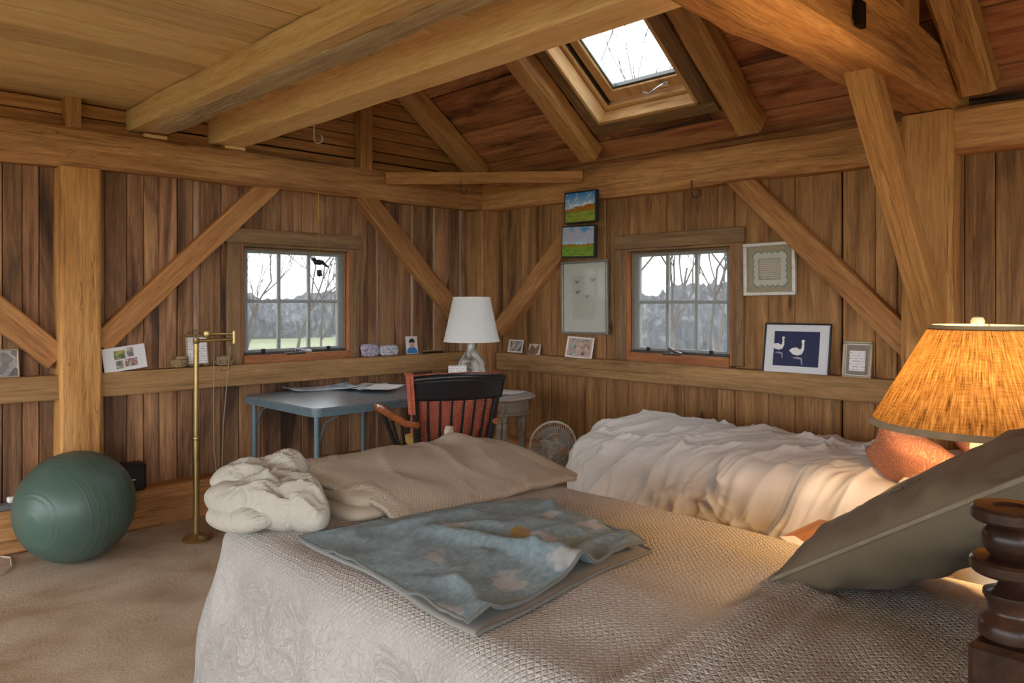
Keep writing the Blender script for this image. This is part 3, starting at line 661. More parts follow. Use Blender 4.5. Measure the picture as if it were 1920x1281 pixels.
M_maple = wood('wood_bedside', '6a4526', '8c6036', 'a5774a', '4a3020', 0.3, 0.6, rough=0.4, vary=0.1, bump=0.1)

# ------------------------------------------------------------------ quilted bed
HB = 0.58
bed = thing('double_bed', 'wooden bed with turned walnut posts under the cream quilt', 'bed', (-2.57, -3.3, 0))
def bm_(mb, name, mat, par=bed, **k):
    mb.v = [(x + 2.57, y + 3.3, z) for x, y, z in mb.v]; return mb.build(name, mat, par, **k)
bm_(MB().bbox(-3.03, -2.09, -4.31, -2.34, 0.30, 0.555, 0.03), 'mattress', M_mattress)
for x in (-3.04, -2.11): bm_(MB().bbox(x - 0.015, x + 0.015, -4.34, -2.34, 0.2, 0.33), 'side_rail', M_walnut)
bm_(MB().bbox(-3.0, -2.14, -4.395, -4.37, 0.30, 0.86, 0.008), 'headboard', M_walnut)
prof = [(0.0, 0.0), (0.045, 0.0)]
turn = [(0.030, 0.842), (0.040, 0.850), (0.0405, 0.862), (0.037, 0.872), (0.029, 0.879), (0.027, 0.885), (0.029, 0.893), (0.034, 0.903), (0.0335, 0.908), (0.020, 0.914), (0.0135, 0.924), (0.0145, 0.932), (0.046, 0.934), (0.0495, 0.938), (0.0495, 0.950), (0.046, 0.954), (0.024, 0.956),
        (0.030, 0.962), (0.0355, 0.973), (0.0355, 0.985), (0.031, 0.996), (0.022, 1.003), (0.045, 1.004), (0.0485, 1.008), (0.0485, 1.020), (0.045, 1.024), (0.022, 1.0245), (0.02, 1.022), (0.001, 1.022)]
for x in (-3.005, -2.12):
    bm_(MB().bbox(x - 0.043, x + 0.043, -4.375 - 0.043, -4.375 + 0.043, 0.0, 0.843, 0.008).lathe(turn, (x, -4.375, 0), 40), 'bed_post', M_walnut, smooth=35)
for x in (-3.02, -2.13): bm_(MB().bbox(x - 0.035, x + 0.035, -2.40, -2.33, 0.0, 0.5, 0.008), 'leg', M_walnut)
tag(draped('bed_quilt', (-3.10, -2.04, -4.30, -2.275), HB + 0.01, 0.63, M_quilt, (200, 240), 0.07, 0.20, 0.035, 2.0, 0.007, 3.2, puff=0.02, lowz=0.012, creases=[(FZ(1150, 1300, HB).xy, FZ(1420, 1160, HB).xy, 0.016, 0.022), (FZ(1250, 1300, HB).xy, FZ(1500, 1130, HB).xy, 0.02, 0.03), (FZ(1420, 1300, HB).xy, FZ(1560, 1150, HB).xy, 0.012, 0.025)]), 'cream stitched quilt spread over the wooden bed down to the carpet', 'quilt')

# folded bedding at the foot of the bed
cf = thing('folded_comforter', 'thick off-white comforter bundled at the foot of the quilted bed', 'comforter', (-3.05, -2.33, HB + 0.01))
def cl(c, r, seed, name='fold', par=cf, mat=M_comf, **k):
    mb = MB(); lump(mb, c, r, seed, **k); return weld(mb.build(name, mat, par, smooth='all'))
def pad(pts, z0, th, seed, name, par, mat, wr=0.014, tilt=(0.0, 0.0), edge=4.0):
    """one folded layer: a rounded slab with an outline through pts, creased on top"""
    n = len(pts); cx = sum(p[0] for p in pts) / n; cy = sum(p[1] for p in pts) / n; N = 96; out = []
    for k in range(N):
        t = k / N * n; i = int(t); f = t - i; p0, p1, p2, p3 = (Vector(pts[(i + j) % n]) for j in (-1, 0, 1, 2))
        q = 0.5 * ((2 * p1) + (p2 - p0) * f + (2 * p0 - 5 * p1 + 4 * p2 - p3) * f * f + (3 * p1 - p0 - 3 * p2 + p3) * f ** 3)
        out.append(q)
    mb = MB(); R = 26
    for side in (1, -1):
        def fn(u, v, side=side):
            q = out[int(round(u * N)) % N]; rho = math.sin(v * math.pi / 2); x = cx + (q.x - cx) * rho; y = cy + (q.y - cy) * rho
            z = (1 - rho ** edge) ** 0.5 if rho < 1 else 0.0
            w = 0.0
            if side > 0:
                w = wr * (rdg(Vector((x * 9 + y * 7 + seed, (x - y) * 2.6, seed)), 3) ** 3 - 0.2) + wr * 0.5 * noise.noise(Vector((x * 14, y * 14, seed)))
                w *= min(1, z * 1.4)
            out_ = 1 + 0.03 * noise.noise(Vector((u * 9, seed, 0))) * rho
            return (cx + (x - cx) * out_, cy + (y - cy) * out_, z0 + th / 2 + side * th / 2 * z + w + tilt[0] * (x - cx) + tilt[1] * (y - cy))
        mb.grid(fn, N, R)
    return weld(mb.build(name, mat, par, smooth='all'))
pad([(-0.15, 0.12), (0.04, 0.16), (0.17, 0.12), (0.15, -0.04), (0.06, -0.19), (-0.02, -0.19), (-0.09, -0.09), (-0.15, -0.01)], 0.0, 0.155, 2.0, 'fold', cf, M_comf, 0.04, (0.0, 0.10), edge=3.0)
pad([(-0.13, 0.13), (0.06, 0.15), (0.20, 0.11), (0.15, 0.01), (0.03, -0.02), (-0.06, 0.01)], 0.09, 0.095, 9.0, 'fold', cf, M_comf, 0.03, (0.05, 0.05), edge=3.0)
pad([(0.0, 0.02), (0.10, 0.04), (0.13, -0.08), (0.105, -0.21), (0.04, -0.27), (-0.015, -0.20), (-0.03, -0.08)], 0.0, 0.15, 5.0, 'fold', cf, M_comf, 0.03, (-0.10, 0.14), edge=2.6)
pad([(-0.165, 0.08), (-0.09, 0.10), (-0.03, -0.02), (-0.035, -0.13), (-0.09, -0.13), (-0.15, -0.05)], 0.0, 0.085, 13.0, 'fold', cf, M_comf, 0.025, (0.15, 0.0), edge=2.8)
ob = thing('oatmeal_blanket', 'folded oatmeal blanket tucked between comforter and folded tan quilt', 'blanket', (-2.80, -2.40, HB + 0.01))
pad([(-0.12, 0.16), (0.16, 0.17), (0.15, -0.10), (0.08, -0.19), (-0.07, -0.18), (-0.11, -0.02)], 0.0, 0.062, 21.0, 'fold', ob, M_oat, 0.007, edge=7.0)
pad([(-0.10, 0.17), (0.16, 0.17), (0.13, -0.06), (0.07, -0.165), (-0.055, -0.155), (-0.085, 0.0)], 0.052, 0.062, 25.0, 'fold', ob, M_oat, 0.008, (0.0, 0.10), edge=7.0)
# tan quilt folded over the pile: a curved slab in (x across the bed, y toward its head)
fq = thing('folded_quilt', 'tan stitched quilt folded over the bedding at the foot of the bed', 'quilt', (-2.4, -2.4, HB + 0.01))
uvq = []
def fold_fn(u, v):
    # u across the bed, v from the back (foot edge) over the top to the front, then tucked under
    uu_ = u
    skew = 0.32 * (1 - u) ** 1.4 * (1 - min(1, v / 0.8)) 
    x = -2.80 + 0.89 * uu_ - skew * 0.55 + 0.012 * noise.noise(Vector((v * 3, 1, 0)))
    w = min(1.0, v / 0.86); y = -2.20 - 0.455 * w - 0.035 * math.sin(u * 3.1) * w
    if v > 0.86: y += 0.05 * ((v - 0.86) / 0.14) ** 2
    H = 0.120 * (0.95 + 0.10 * math.sin(u * 4.4 + 0.2))
    zt = 0.030 + H * (1 - w ** 2.4) if v <= 0.86 else 0.030 - 0.024 * (v - 0.86) / 0.14
    back = math.exp(-(v / 0.05) ** 2); zt -= 0.05 * back
    zt += math.exp(-((u - 0.70) / 0.07) ** 2) * math.exp(-((v - 0.06) / 0.16) ** 2) * 0.035
    zt *= 1 - 0.8 * max(0, (u - 0.72) / 0.28) ** 2
    zt -= 0.035 * math.exp(-(u / 0.035) ** 2) * (1 - w)
    g = min(1, v * 6) * (1 - 0.6 * w)
    zt += g * (0.016 * noise.noise(Vector((u * 6, v * 4, 3))) + 0.020 * (rdg(Vector((u * 5.0 + v * 1.5, v * 1.8 - u, 6)), 3) ** 2 - 0.3))
    zt += 0.012 * math.sin(v * 9 - u * 3) * (1 - w) * w * 2
    uvq.append((x, y)); return (x + 2.4, y + 2.4, max(0.012, zt))
mb = MB(); mb.grid(fold_fn, 120, 90); o = mb.build('top_layer', M_quilt2, fq, smooth='all', uvs=list(uvq), fix=False)
md = o.modifiers.new('thickness', 'SOLIDIFY'); md.thickness = 0.02; md.offset = 0
def lay_fn(u, v):
    x = -2.62 + 0.74 * u; y = -2.24 - 0.40 * v + 0.02 * math.sin(u * 3)
    z = 0.012 + 0.11 * (1 - v ** 3) * (1 - 0.7 * max(0, (u - 0.8) / 0.2) ** 2); return (x + 2.4, y + 2.4, max(0.008, z))
mb = MB(); mb.grid(lay_fn, 40, 24); o = mb.build('under_layer', M_oat, fq, smooth='all', fix=False)
md = o.modifiers.new('thickness', 'SOLIDIFY'); md.thickness = 0.02; md.offset = 0
# the knotted corner that stands up from the fold
mb = MB(); lump(mb, (0.205, 0.185, 0.178), (0.016, 0.014, 0.02), 3.0, amp=0.3); weld(mb.build('gathered_corner', M_quilt2, fq, smooth='all'))

# blue child's blanket
bl = Mt('blanket_blue_clouds', 0.95, 0.1); v = bl.obj()
vo = bl.n('TexVoronoi', {'Vector': bl.n('VectorMath', {0: v, 1: bl.n('VectorMath', {0: bl.n('TexNoise', {'Vector': v, 'Scale': 14.0, 'Detail': 4.0}).outputs['Color'], 1: (0.16, 0.16, 0.0)}, operation='MULTIPLY').outputs[0]}, operation='ADD').outputs[0], 'Scale': 6.5, 'Randomness': 1.0})
cl_ = bl.math('MULTIPLY', bl.ramp(vo.outputs['Distance'], [(0.24, 1.0), (0.33, 0.0)]), bl.math('GREATER_THAN', bl.sep(vo.outputs['Color'])[1], 0.42))
c = bl.mix(bl.math('MULTIPLY', cl_, 0.75), bl.ramp(bl.noise(v, 60, 3), [(0.3, lin('6a7a80')), (0.7, lin('86969a'))]), lin('a8a5a2'))
sx, sy = bl.sep(v)[0], bl.sep(v)[1]
# the ochre star printed on the field
star = bl.math('SQRT', bl.math('ADD', bl.math('POWER', bl.math('ADD', sx, -0.075), 2.0), bl.math('POWER', bl.math('MULTIPLY', bl.math('ADD', sy, 0.045), 1.0), 2.0)))
star = bl.math('ADD', star, bl.math('MULTIPLY', bl.noise(v, 34, 2), 0.075))
c = bl.mix(bl.ramp(star, [(0.068, 1.0), (0.076, 0.0)]), c, lin('8f7640')); bl.base(c)
bl.b.inputs['Sheen Weight'].default_value = 0.08; bl.bump(bl.noise(v, 380, 3), 0.6, 0.004); M_blue = bl.m
M_blueback = cloth_mat('blanket_blue_back', '8f8a84', 0.06, 300, 0.95, 0.4, sheen=0.4).m
M_hem = cloth_mat('blanket_binding', '6a6a66', 0.05, 500, 0.9, 0.2).m
Z0 = HB + 0.028
cA, cB, cC, cD = FZ(560, 1003, Z0), FZ(893, 1178, Z0), FZ(1222, 1040, Z0), FZ(1010, 940, Z0)
bc = (cA + cB + cC + cD) / 4; bc.z = HB
bb = thing('cloud_blanket', 'pale blue fleece blanket printed with clouds lying on the cream quilt', 'blanket', bc)
def bl_fn(u, v, lift, inset, ext):
    # u from A(foot side, near edge) to B, v across to D/C
    a = cA.lerp(cB, u); b = cD.lerp(cC, u); p = a.lerp(b, v)
    if ext: p = p + (cB - cA).normalized() * 0.0
    tx = (p.x + 3.10) / 1.06 * 2 - 1
    z = HB + 0.01 + 0.02 * max(0, 1 - tx * tx) + 0.007 * 2 * noise.noise(Vector((p.x * 3.2, p.y * 3.2, 2.0))) + lift
    over = max(0.0, -3.10 - p.x); z -= min(0.06, over * over * 7.0)
    rg = rdg(Vector((u * 2.3 + v * 1.2, v * 1.6 - u * 0.8, 4.0)), 3); z += inset * (0.030 * rg ** 2 * min(1, u * 5) + 0.006 * noise.noise(Vector((u * 9, v * 9, 1))))
    z += inset * 0.035 * math.exp(-((v - 0.30 - 0.3 * u) / 0.05) ** 2) * min(1, max(0, (u - 0.25) * 3)) * min(1, (1 - v) * 3)
    return Vector((p.x, p.y, z)) - bc
nu, nv = 90, 90
def top_fn(u, v):
    p = bl_fn(u * 0.965, v * 0.985, 0.014, 1.0, 0); return p
o = MB().grid(top_fn, nu, nv).build('top_layer', M_blue, bb, smooth='all', fix=False); md = o.modifiers.new('thickness', 'SOLIDIFY'); md.thickness = 0.008; md.offset = 0
def low_fn(u, v): return bl_fn(u, v, 0.006, 0.0, 0)
o = MB().grid(low_fn, 50, 50).build('under_layer', M_blueback, bb, smooth='all', fix=False); md = o.modifiers.new('thickness', 'SOLIDIFY'); md.thickness = 0.006; md.offset = 0
MB().tube([top_fn(1.0, k / 40) + Vector((0, 0, 0.002)) for k in range(41)] + [top_fn(1 - k / 10, 1.0) + Vector((0, 0, 0.002)) for k in range(1, 5)], 0.005, 8).build('binding', M_hem, bb, smooth=True)
MB().tube([low_fn(1.0, k / 40) + Vector((0, 0, 0.002)) for k in range(41)] + [low_fn(1 - k / 20, 1.0) + Vector((0, 0, 0.002)) for k in range(1, 4)], 0.0045, 8).build('binding', M_hem, bb, smooth=True)
MB().tube([top_fn(k / 40, 0.0) + Vector((0, 0, 0.002)) for k in range(41)], 0.0035, 8).build('binding', M_hem, bb, smooth=True)

# big taupe sham leaning on the headboard
P0, P1 = Vector((-2.425, -3.72, 0.60)), Vector((-2.60, -4.305, 0.985))
es = (P1 - P0).normalized(); ew = Vector((1, -0.12, 0.10)); ew = (ew - es * ew.dot(es)).normalized(); en = ew.cross(es)
if en.z < 0: en = -en
sw, sh, st = 0.58, 0.74, 0.145
ctr = (P0 + P1) / 2 + ew * (sw / 2)
sham = thing('square_pillow', 'large taupe pillow with piped edge leaning on the bed post headboard', 'pillow', (0, 0, 0))
mtx = Matrix((ew, es, en)).transposed().to_4x4(); mtx.translation = ctr; sham.matrix_world = mtx
weld(pillow_mesh(sw, sh, st, 64, 0.018, 5.0, 0.05, 1.9).build('cushion', M_taupe, sham, smooth='all'))
MB().tube(pillow_edge(sw, sh, 0.05), 0.0055, 8, True).build('piping', plain('piping_taupe', '7a6e5b', 0.8), sham, smooth=True)
bw = MB(); bowc = Vector((-0.18, 0.06, 0.06))
for sgn in (-1, 1):
    bw.tube([bowc + Vector((sgn * 0.032 * math.sin(t) * 1.0 + sgn * 0.0, 0.018 * math.sin(2 * t) + sgn * 0.01, 0.004 + 0.004 * abs(math.sin(t)))) for t in [math.pi * k / 12 for k in range(13)]], 0.0016, 6)
bw.tube([bowc, bowc + Vector((0.03, -0.05, -0.004)), bowc + Vector((0.05, -0.06, -0.008))], 0.0016, 6)
bw.build('ribbon_tie', M_taupe, sham, smooth=True)

# ------------------------------------------------------------------ second bed along the eaves wall
b2 = thing('single_bed', 'low single bed along the eaves wall under the white duvet', 'bed', (-0.6, -2.9, 0))
def b2_(mb, name, mat, par=b2, **k):
    mb.v = [(x + 0.6, y + 2.9, z) for x, y, z in mb.v]; return mb.build(name, mat, par, **k)
b2_(MB().bbox(-1.02, -0.14, -4.0, -1.86, 0.28, 0.50, 0.03), 'mattress', M_mattress)
b2_(MB().bbox(-1.02, -0.14, -4.0, -1.86, 0.12, 0.28, 0.01), 'box_frame', M_maple)
b2_(MB().bbox(-1.04, -0.12, -4.06, -4.01, 0.0, 0.78, 0.01), 'headboard', M_maple)
for x in (-0.98, -0.18):
    for y in (-1.92, -3.95): b2_(MB().bbox(x - 0.03, x + 0.03, y - 0.03, y + 0.03, 0, 0.12), 'leg', M_maple)
tag(draped('white_duvet', (-0.92, -0.26, -3.62, -1.96), 0.575, 0.50, M_duvet, (260, 340), 0.14, 0.10, 0.03, 7.0, 0.012, 2.2, puff=0.055, sides=(1, 0.32, 1, 0), ridge=0.03, ridge_dir=(0.55, 0.83), lowz=0.05), 'puffy wrinkled white duvet on the single bed along the eaves wall', 'duvet')
def pillow(name, label, loc, rot, w, h, t, mat, seed, cat='pillow', group=None, wr=0.01):
    o = weld(pillow_mesh(w, h, t, 40, wr, seed, 0.08).build(name, mat, None, smooth='all'))
    o.location = loc; o.rotation_euler = rot; return tag(o, label, cat, group)
mo = Mt('pillow_orange_damask', 0.85, 0.15); v = mo.obj(); wv = mo.n('TexVoronoi', {'Vector': mo.mapv(v, (1, 1, 0.3)), 'Scale': 11.0})
pt_ = mo.math('ABSOLUTE', mo.math('SINE', mo.math('ADD', mo.math('MULTIPLY', wv.outputs['Distance'], 30.0), mo.math('MULTIPLY', mo.noise(v, 16, 2, 0.5, 1.5), 14.0))))
mo.base(mo.mix(mo.ramp(pt_, [(0.25, 0.0), (0.45, 1.0)]), lin('cf9a72'), lin('b87452'))); mo.bump(pt_, 0.3, 0.003); M_orange = mo.m
pillow('bed_pillow', 'white bed pillow lying flat under the orange pillows', (-0.70, -3.76, 0.58), (0.10, 0, 0.1), 0.74, 0.46, 0.17, M_sheet, 3.0)
pillow('bed_pillow', 'white bed pillow standing against the single bed headboard', (-0.62, -3.93, 0.80), (1.25, 0.0, 0.05), 0.70, 0.42, 0.14, M_sheet, 6.0)
pillow('orange_pillow', 'orange damask pillow tipped forward on the single bed pillows', (-0.95, -3.60, 0.655), (0.62, 0.45, 0.5), 0.46, 0.38, 0.16, M_orange, 9.0)
pillow('orange_pillow', 'second orange damask pillow half hidden behind the first one', (-0.80, -3.80, 0.72), (0.9, 0.2, 0.1), 0.38, 0.34, 0.13, M_orange, 11.0)

# ------------------------------------------------------------------ nightstand and orange lamp
ns = thing('nightstand', 'low brown wooden bedside chest between the two beds', 'nightstand', (-1.58, -3.83, -0.02))
MB().bbox(-0.24, 0.24, -0.44, 0.45, 0.47, 0.495, 0.005).build('top', M_maple, ns)
MB().bbox(-0.22, 0.22, -0.42, 0.43, 0.06, 0.47, 0.004).build('body', M_maple, ns)
for z in (0.12, 0.30):
    d = MB().bbox(-0.18, 0.18, 0.43, 0.444, z, z + 0.15, 0.003).build('drawer', M_maple, ns); MB().lathe([(0.001, 0), (0.014, 0.003), (0.012, 0.014), (0.001, 0.018)], (0, 0.45, z + 0.075), 12).build('knob', M_walnut, d, smooth=True)
for x in (-0.2, 0.2):
    for y in (-0.4, 0.41): MB().bbox(x - 0.02, x + 0.02, y - 0.02, y + 0.02, 0.02, 0.06).build('leg', M_maple, ns)
tag(MB().bbox(-0.05, 0.05, -0.03, 0.03, 0, 0.012, 0.003).build('small_box', plain('box_lilac', 'd9cfe0', 0.5)), 'small pale lilac box on the corner of the nightstand', 'box')
o = bpy.data.objects['small_box']; o.location = (-1.70, -3.45, 0.475); o.rotation_euler = (0, 0, 0.9)
LAMP = Vector((-1.735, -4.012, 0.475))
mc = plain('lamp_ceramic_cream', 'e8dcc0', 0.25, 0.5, var=0.04)
lamp = thing('table_lamp', 'lit bedside lamp with a wide burlap empire shade and cream base', 'lamp', LAMP)
MB().lathe([(0.06, 0), (0.085, 0.0), (0.085, 0.015), (0.06, 0.03), (0.075, 0.06), (0.115, 0.14), (0.125, 0.21), (0.105, 0.28), (0.06, 0.33), (0.035, 0.35), (0.03, 0.38), (0.022, 0.385), (0.018, 0.44)], (0, 0, 0), 40).build('base', mc, lamp, smooth=True)
ms = Mt('shade_burlap', 0.9, 0.1); v = ms.obj(); v2 = ms.n('TexCoord').outputs['UV']
slub = ms.noise(ms.mapv(v2, (260, 5, 1)), 1.0, 4, 0.6, 0.3); wf = ms.noise(ms.mapv(v2, (30, 150, 1)), 1.0, 3)
cc = ms.ramp(ms.math('ADD', ms.math('MULTIPLY', slub, 0.7), ms.math('MULTIPLY', wf, 0.3)), [(0.34, lin('30200f')), (0.5, lin('7e5b30')), (0.64, lin('a07c4a'))])
dfs = ms.n('BsdfDiffuse', {0: cc}); trl = ms.n('BsdfTranslucent', {0: cc}); mx = ms.n('MixShader', {0: 0.145, 1: dfs.outputs[0], 2: trl.outputs[0]})
ms.t.links.new(mx.outputs[0], ms.t.nodes['Material Output'].inputs[0]); M_burlap = ms.m
def shade(par, r0, z0, r1, z1, mat, name='shade', n=72):
    mb = MB(); uv = []
    for j in range(9):
        t = j / 8
        for k in range(n + 1):
            a = 2 * math.pi * k / n; r = r0 + (r1 - r0) * t
            mb.v.append((r * math.cos(a), r * math.sin(a), z0 + (z1 - z0) * t)); uv.append((k / n, t))
    for j in range(8):
        for k in range(n): mb.f.append((j * (n + 1) + k, j * (n + 1) + k + 1, (j + 1) * (n + 1) + k + 1, (j + 1) * (n + 1) + k))
    return mb.build(name, mat, par, smooth='all', uvs=uv, fix=False)
sh_ = shade(lamp, 0.278, 0.472, 0.122, 0.755, M_burlap)
M_band = plain('shade_band_taupe', '8f7c62', 0.8)
def hoop(par, r, z, h, mat, slope=0.0, t=0.003, name='trim_band'):
    return MB().lathe([(r - t + slope * 0, z), (r + t, z), (r + t - slope, z + h), (r - t - slope, z + h), (r - t, z)], (0, 0, 0), 72, cap=False).build(name, mat, par, smooth=True)
hoop(sh_, 0.278, 0.466, 0.018, M_band, 0.008); hoop(sh_, 0.124, 0.745, 0.014, M_band, 0.006)
hp = MB().tube([(0.05 * math.sin(math.pi * k / 16) * 1.0, 0, 0.44 + 0.30 * k / 16) for k in range(17)], 0.002, 6).tube([(-0.05 * math.sin(math.pi * k / 16), 0, 0.44 + 0.30 * k / 16) for k in range(17)], 0.002, 6)
hp.build('harp', M_chrome, lamp, smooth=True)
MB().tube([(-0.12, 0, 0.752), (0.12, 0, 0.752)], 0.002, 6).tube([(0, -0.12, 0.752), (0, 0.12, 0.752)], 0.002, 6).build('spider', M_chrome, sh_, smooth=True)
MB().lathe([(0.001, 0.75), (0.007, 0.75), (0.008, 0.756), (0.0165, 0.762), (0.018, 0.771), (0.014, 0.78), (0.001, 0.784)], (0, 0, 0), 20).build('finial', mc, lamp, smooth=True)
ld = bpy.data.lights.new('bulb_light', 'POINT'); ld.energy = 30; ld.color = (1.0, 0.60, 0.24); ld.shadow_soft_size = 0.035
lo = bpy.data.objects.new('bulb_light', ld); COL.objects.link(lo); lo.location = (0, 0, 0.575); lo.parent = lamp

# ------------------------------------------------------------------ folding table and its papers
mt_ = Mt('table_top_slate', 0.3, 0.9); nz = mt_.noise(mt_.obj(), 14, 4); mt_.base(mt_.ramp(nz, [(0.35, lin('5d686f')), (0.65, lin('707c84'))])); M_slate = mt_.m
M_slateleg = plain('table_leg_enamel', '5f727a', 0.35, 0.5)
TX0, TX1, TY0, TY1, TZ = -2.06, -0.95, -0.905, -0.03, 0.715
ft = thing('folding_table', 'slate blue folding table with tubular legs under the gable window', 'table', ((TX0 + TX1) / 2, (TY0 + TY1) / 2, 0))
hx, hy = (TX1 - TX0) / 2, (TY1 - TY0) / 2
def rrect(hx, hy, r, n=8):
    pts = []
    for cx, cy, a0 in ((hx - r, hy - r, 0), (-hx + r, hy - r, 90), (-hx + r, -hy + r, 180), (hx - r, -hy + r, 270)):
        for k in range(n + 1):
            a = math.radians(a0 + 90 * k / n); pts.append((cx + r * math.cos(a), cy + r * math.sin(a)))
    return pts
MB().poly(rrect(hx, hy, 0.05), TZ - 0.012, TZ, 'z').build('top', M_slate, ft)
MB().poly(rrect(hx - 0.004, hy - 0.004, 0.05), TZ - 0.05, TZ - 0.0125, 'z').build('edge_band', M_slateleg, ft)
for sx in (-1, 1):
    for sy in (-1, 1):
        lx, ly = sx * (hx - (0.05 if sx < 0 else 0.26)), sy * (hy - 0.06)
        lg = MB().tube([(lx, ly, TZ - 0.05), (lx, ly, 0.0)], 0.0155, 12).build('leg', M_slateleg, ft, smooth=True)
        MB().tube([(lx - sx * 0.16, ly, TZ - 0.05), (lx - sx * 0.05, ly, TZ - 0.10), (lx, ly, TZ - 0.24)], 0.006, 6).build('leg_brace', M_slateleg, lg, smooth=True)
        MB().lathe([(0.02, 0), (0.02, 0.025), (0.0165, 0.03)], (lx, ly, 0), 12).build('foot_cap', M_black, lg, smooth=True)
def print_mat(name, base, cols, sc=14.0):
    m = Mt(name, 0.5, 0.3); vo = m.n('TexVoronoi', {'Vector': m.obj(), 'Scale': sc, 'Randomness': 0.9}); n1 = m.noise(m.obj(), sc * 2.5, 4)
    f = m.math('ADD', m.math('MULTIPLY', m.sep(vo.outputs['Color'])[0], 0.6), m.math('MULTIPLY', n1, 0.4))
    m.base(m.ramp(f, [(0.15 + 0.7 * i / max(1, len(cols) - 1), lin(c)) for i, c in enumerate(cols)])); return m.m
M_paper = plain('paper_white', 'e4e2de', 0.7, 0.2, var=0.03)
M_map = print_mat('brochure_print', 'ffffff', ['7f93b5', 'c9d4e2', 'e8e8ea', 'a3a8b2'], 9)
M_news = print_mat('newsprint', 'ffffff', ['6e7078', 'b8bac0', 'dcdde0', 'e8e8e8'], 16)
M_text = Mt('printed_text', 0.7, 0.2); v = M_text.obj(); ln = M_text.math('GREATER_THAN', M_text.math('SINE', M_text.math('MULTIPLY', M_text.sep(v)[2], 420.0)), 0.45)
wd = M_text.math('GREATER_THAN', M_text.noise(M_text.mapv(v, (95, 95, 60)), 1.0, 1), 0.47)
mk = M_text.math('MULTIPLY', M_text.math('MULTIPLY', ln, wd), 0.6); M_text.base(M_text.mix(mk, lin('e9e4e2'), lin('77707a'))); M_text = M_text.m
def sheet(name, label, px, py, rz, w, h, mat, z, seed, curl=0.03, cat='paper', group=None):
    p = FZ(px, py, z)
    def fn(u, v):
        a, b = (u - 0.5) * w, (v - 0.5) * h
        return (a, b, curl * (abs(2 * u - 1) ** 2.2) * max(0, 0.5 + noise.noise(Vector((u * 2, v * 2, seed)))) + 0.003)
    o = MB().grid(fn, 14, 14).build(name, mat, None, smooth='all', fix=False); md = o.modifiers.new('t', 'SOLIDIFY'); md.thickness = 0.002; md.offset = 1
    o.location = p; o.rotation_euler = (0, 0, rz); return tag(o, label, cat, group)
sheet('open_brochure', 'open blue and white brochure with curled edges on the folding table', 600, 729, -0.15, 0.44, 0.26, M_map, TZ, 1, 0.025, 'brochure', 'papers on the folding table')
sheet('newspaper', 'grey printed newspaper spread beside the brochure on the folding table', 678, 728, 0.35, 0.38, 0.26, M_news, TZ, 3, 0.02, 'newspaper', 'papers on the folding table')
sheet('paper_sheet', 'white paper sheet on top of the newspaper on the folding table', 712, 729, 0.5, 0.30, 0.22, M_paper, TZ + 0.012, 5, 0.02, 'paper', 'papers on the folding table')

# ------------------------------------------------------------------ armchair
M_blk = plain('chair_black_lacquer', '1b1b1d', 0.3, 0.5)
M_arm = wood('chair_arm_cherry', '5c3016', '864a24', 'a36236', '4a2410', 0.2, 0.65, rough=0.22, vary=0.05, bump=0.05, knots=0.0)
ch = thing('armchair', 'black spindle-back armchair with cherry arms drawn up to the folding table', 'chair', (-1.472, -1.31, 0), math.radians(-24.8))
# seat
sp = []
for k in range(32):
    a = 2 * math.pi * k / 32; sp.append((0.26 * math.copysign(abs(math.cos(a)) ** 0.6, math.cos(a)), 0.235 * math.copysign(abs(math.sin(a)) ** 0.6, math.sin(a))))
MB().poly(sp, 0.415, 0.45, 'z').build('seat', M_blk, ch, smooth=True)
for sx in (-1, 1):
    for sy, sp_ in ((1, 0.04), (-1, 0.06)):
        MB().tube([(sx * 0.19, sy * 0.17, 0.42), (sx * 0.22, sy * (0.17 + sp_ * 0.5), 0.22), (sx * 0.245, sy * (0.17 + sp_), 0.0)], [0.017, 0.021, 0.014], 10).build('leg', M_blk, ch, smooth=True)
for sx in (-1, 1): MB().tube([(sx * 0.222, 0.185, 0.2), (sx * 0.222, -0.195, 0.2)], 0.011, 8).build('stretcher', M_blk, ch, smooth=True)
MB().tube([(-0.22, 0.19, 0.24), (0.22, 0.19, 0.24)], 0.012, 8).build('stretcher', M_blk, ch, smooth=True)
def crest_pt(u, z):      # u -1..1 across the back; ends curve forward (+y)
    k = (z - 0.45) / 0.45
    return Vector((u * (0.20 + 0.047 * k), -0.185 - 0.13 * k + 0.055 * u * u * (0.4 + 0.6 * k), z))
def cr_fn(u, v):
    a = 2 * u - 1; z = 0.785 + 0.105 * v; p = crest_pt(a * 1.06, z)
    top = 0.018 * (1 - a * a) * v; return p + Vector((0, 0, top))
mbc = MB().grid(cr_fn, 30, 6); o = mbc.build('crest_rail', M_blk, ch, smooth='all', fix=False); md = o.modifiers.new('thickness', 'SOLIDIFY'); md.thickness = 0.026; md.offset = 0
MB().tube([cr_fn(k / 30, 1.0) for k in range(31)], 0.019, 10).build('crest_roll', M_blk, o, smooth=True)
for u in (-0.95, 0.95):
    MB().tube([crest_pt(u, 0.43), crest_pt(u, 0.60), crest_pt(u, 0.79)], [0.018, 0.021, 0.018], 10).build('back_post', M_blk, ch, smooth=True)
for k in range(6):
    u = -0.68 + 1.36 * k / 5
    MB().tube([crest_pt(u * 0.92, 0.44), crest_pt(u * 0.96, 0.53), crest_pt(u, 0.63), crest_pt(u, 0.78)], [0.007, 0.011, 0.0085, 0.006], 8).build('spindle', M_blk, ch, smooth=True)
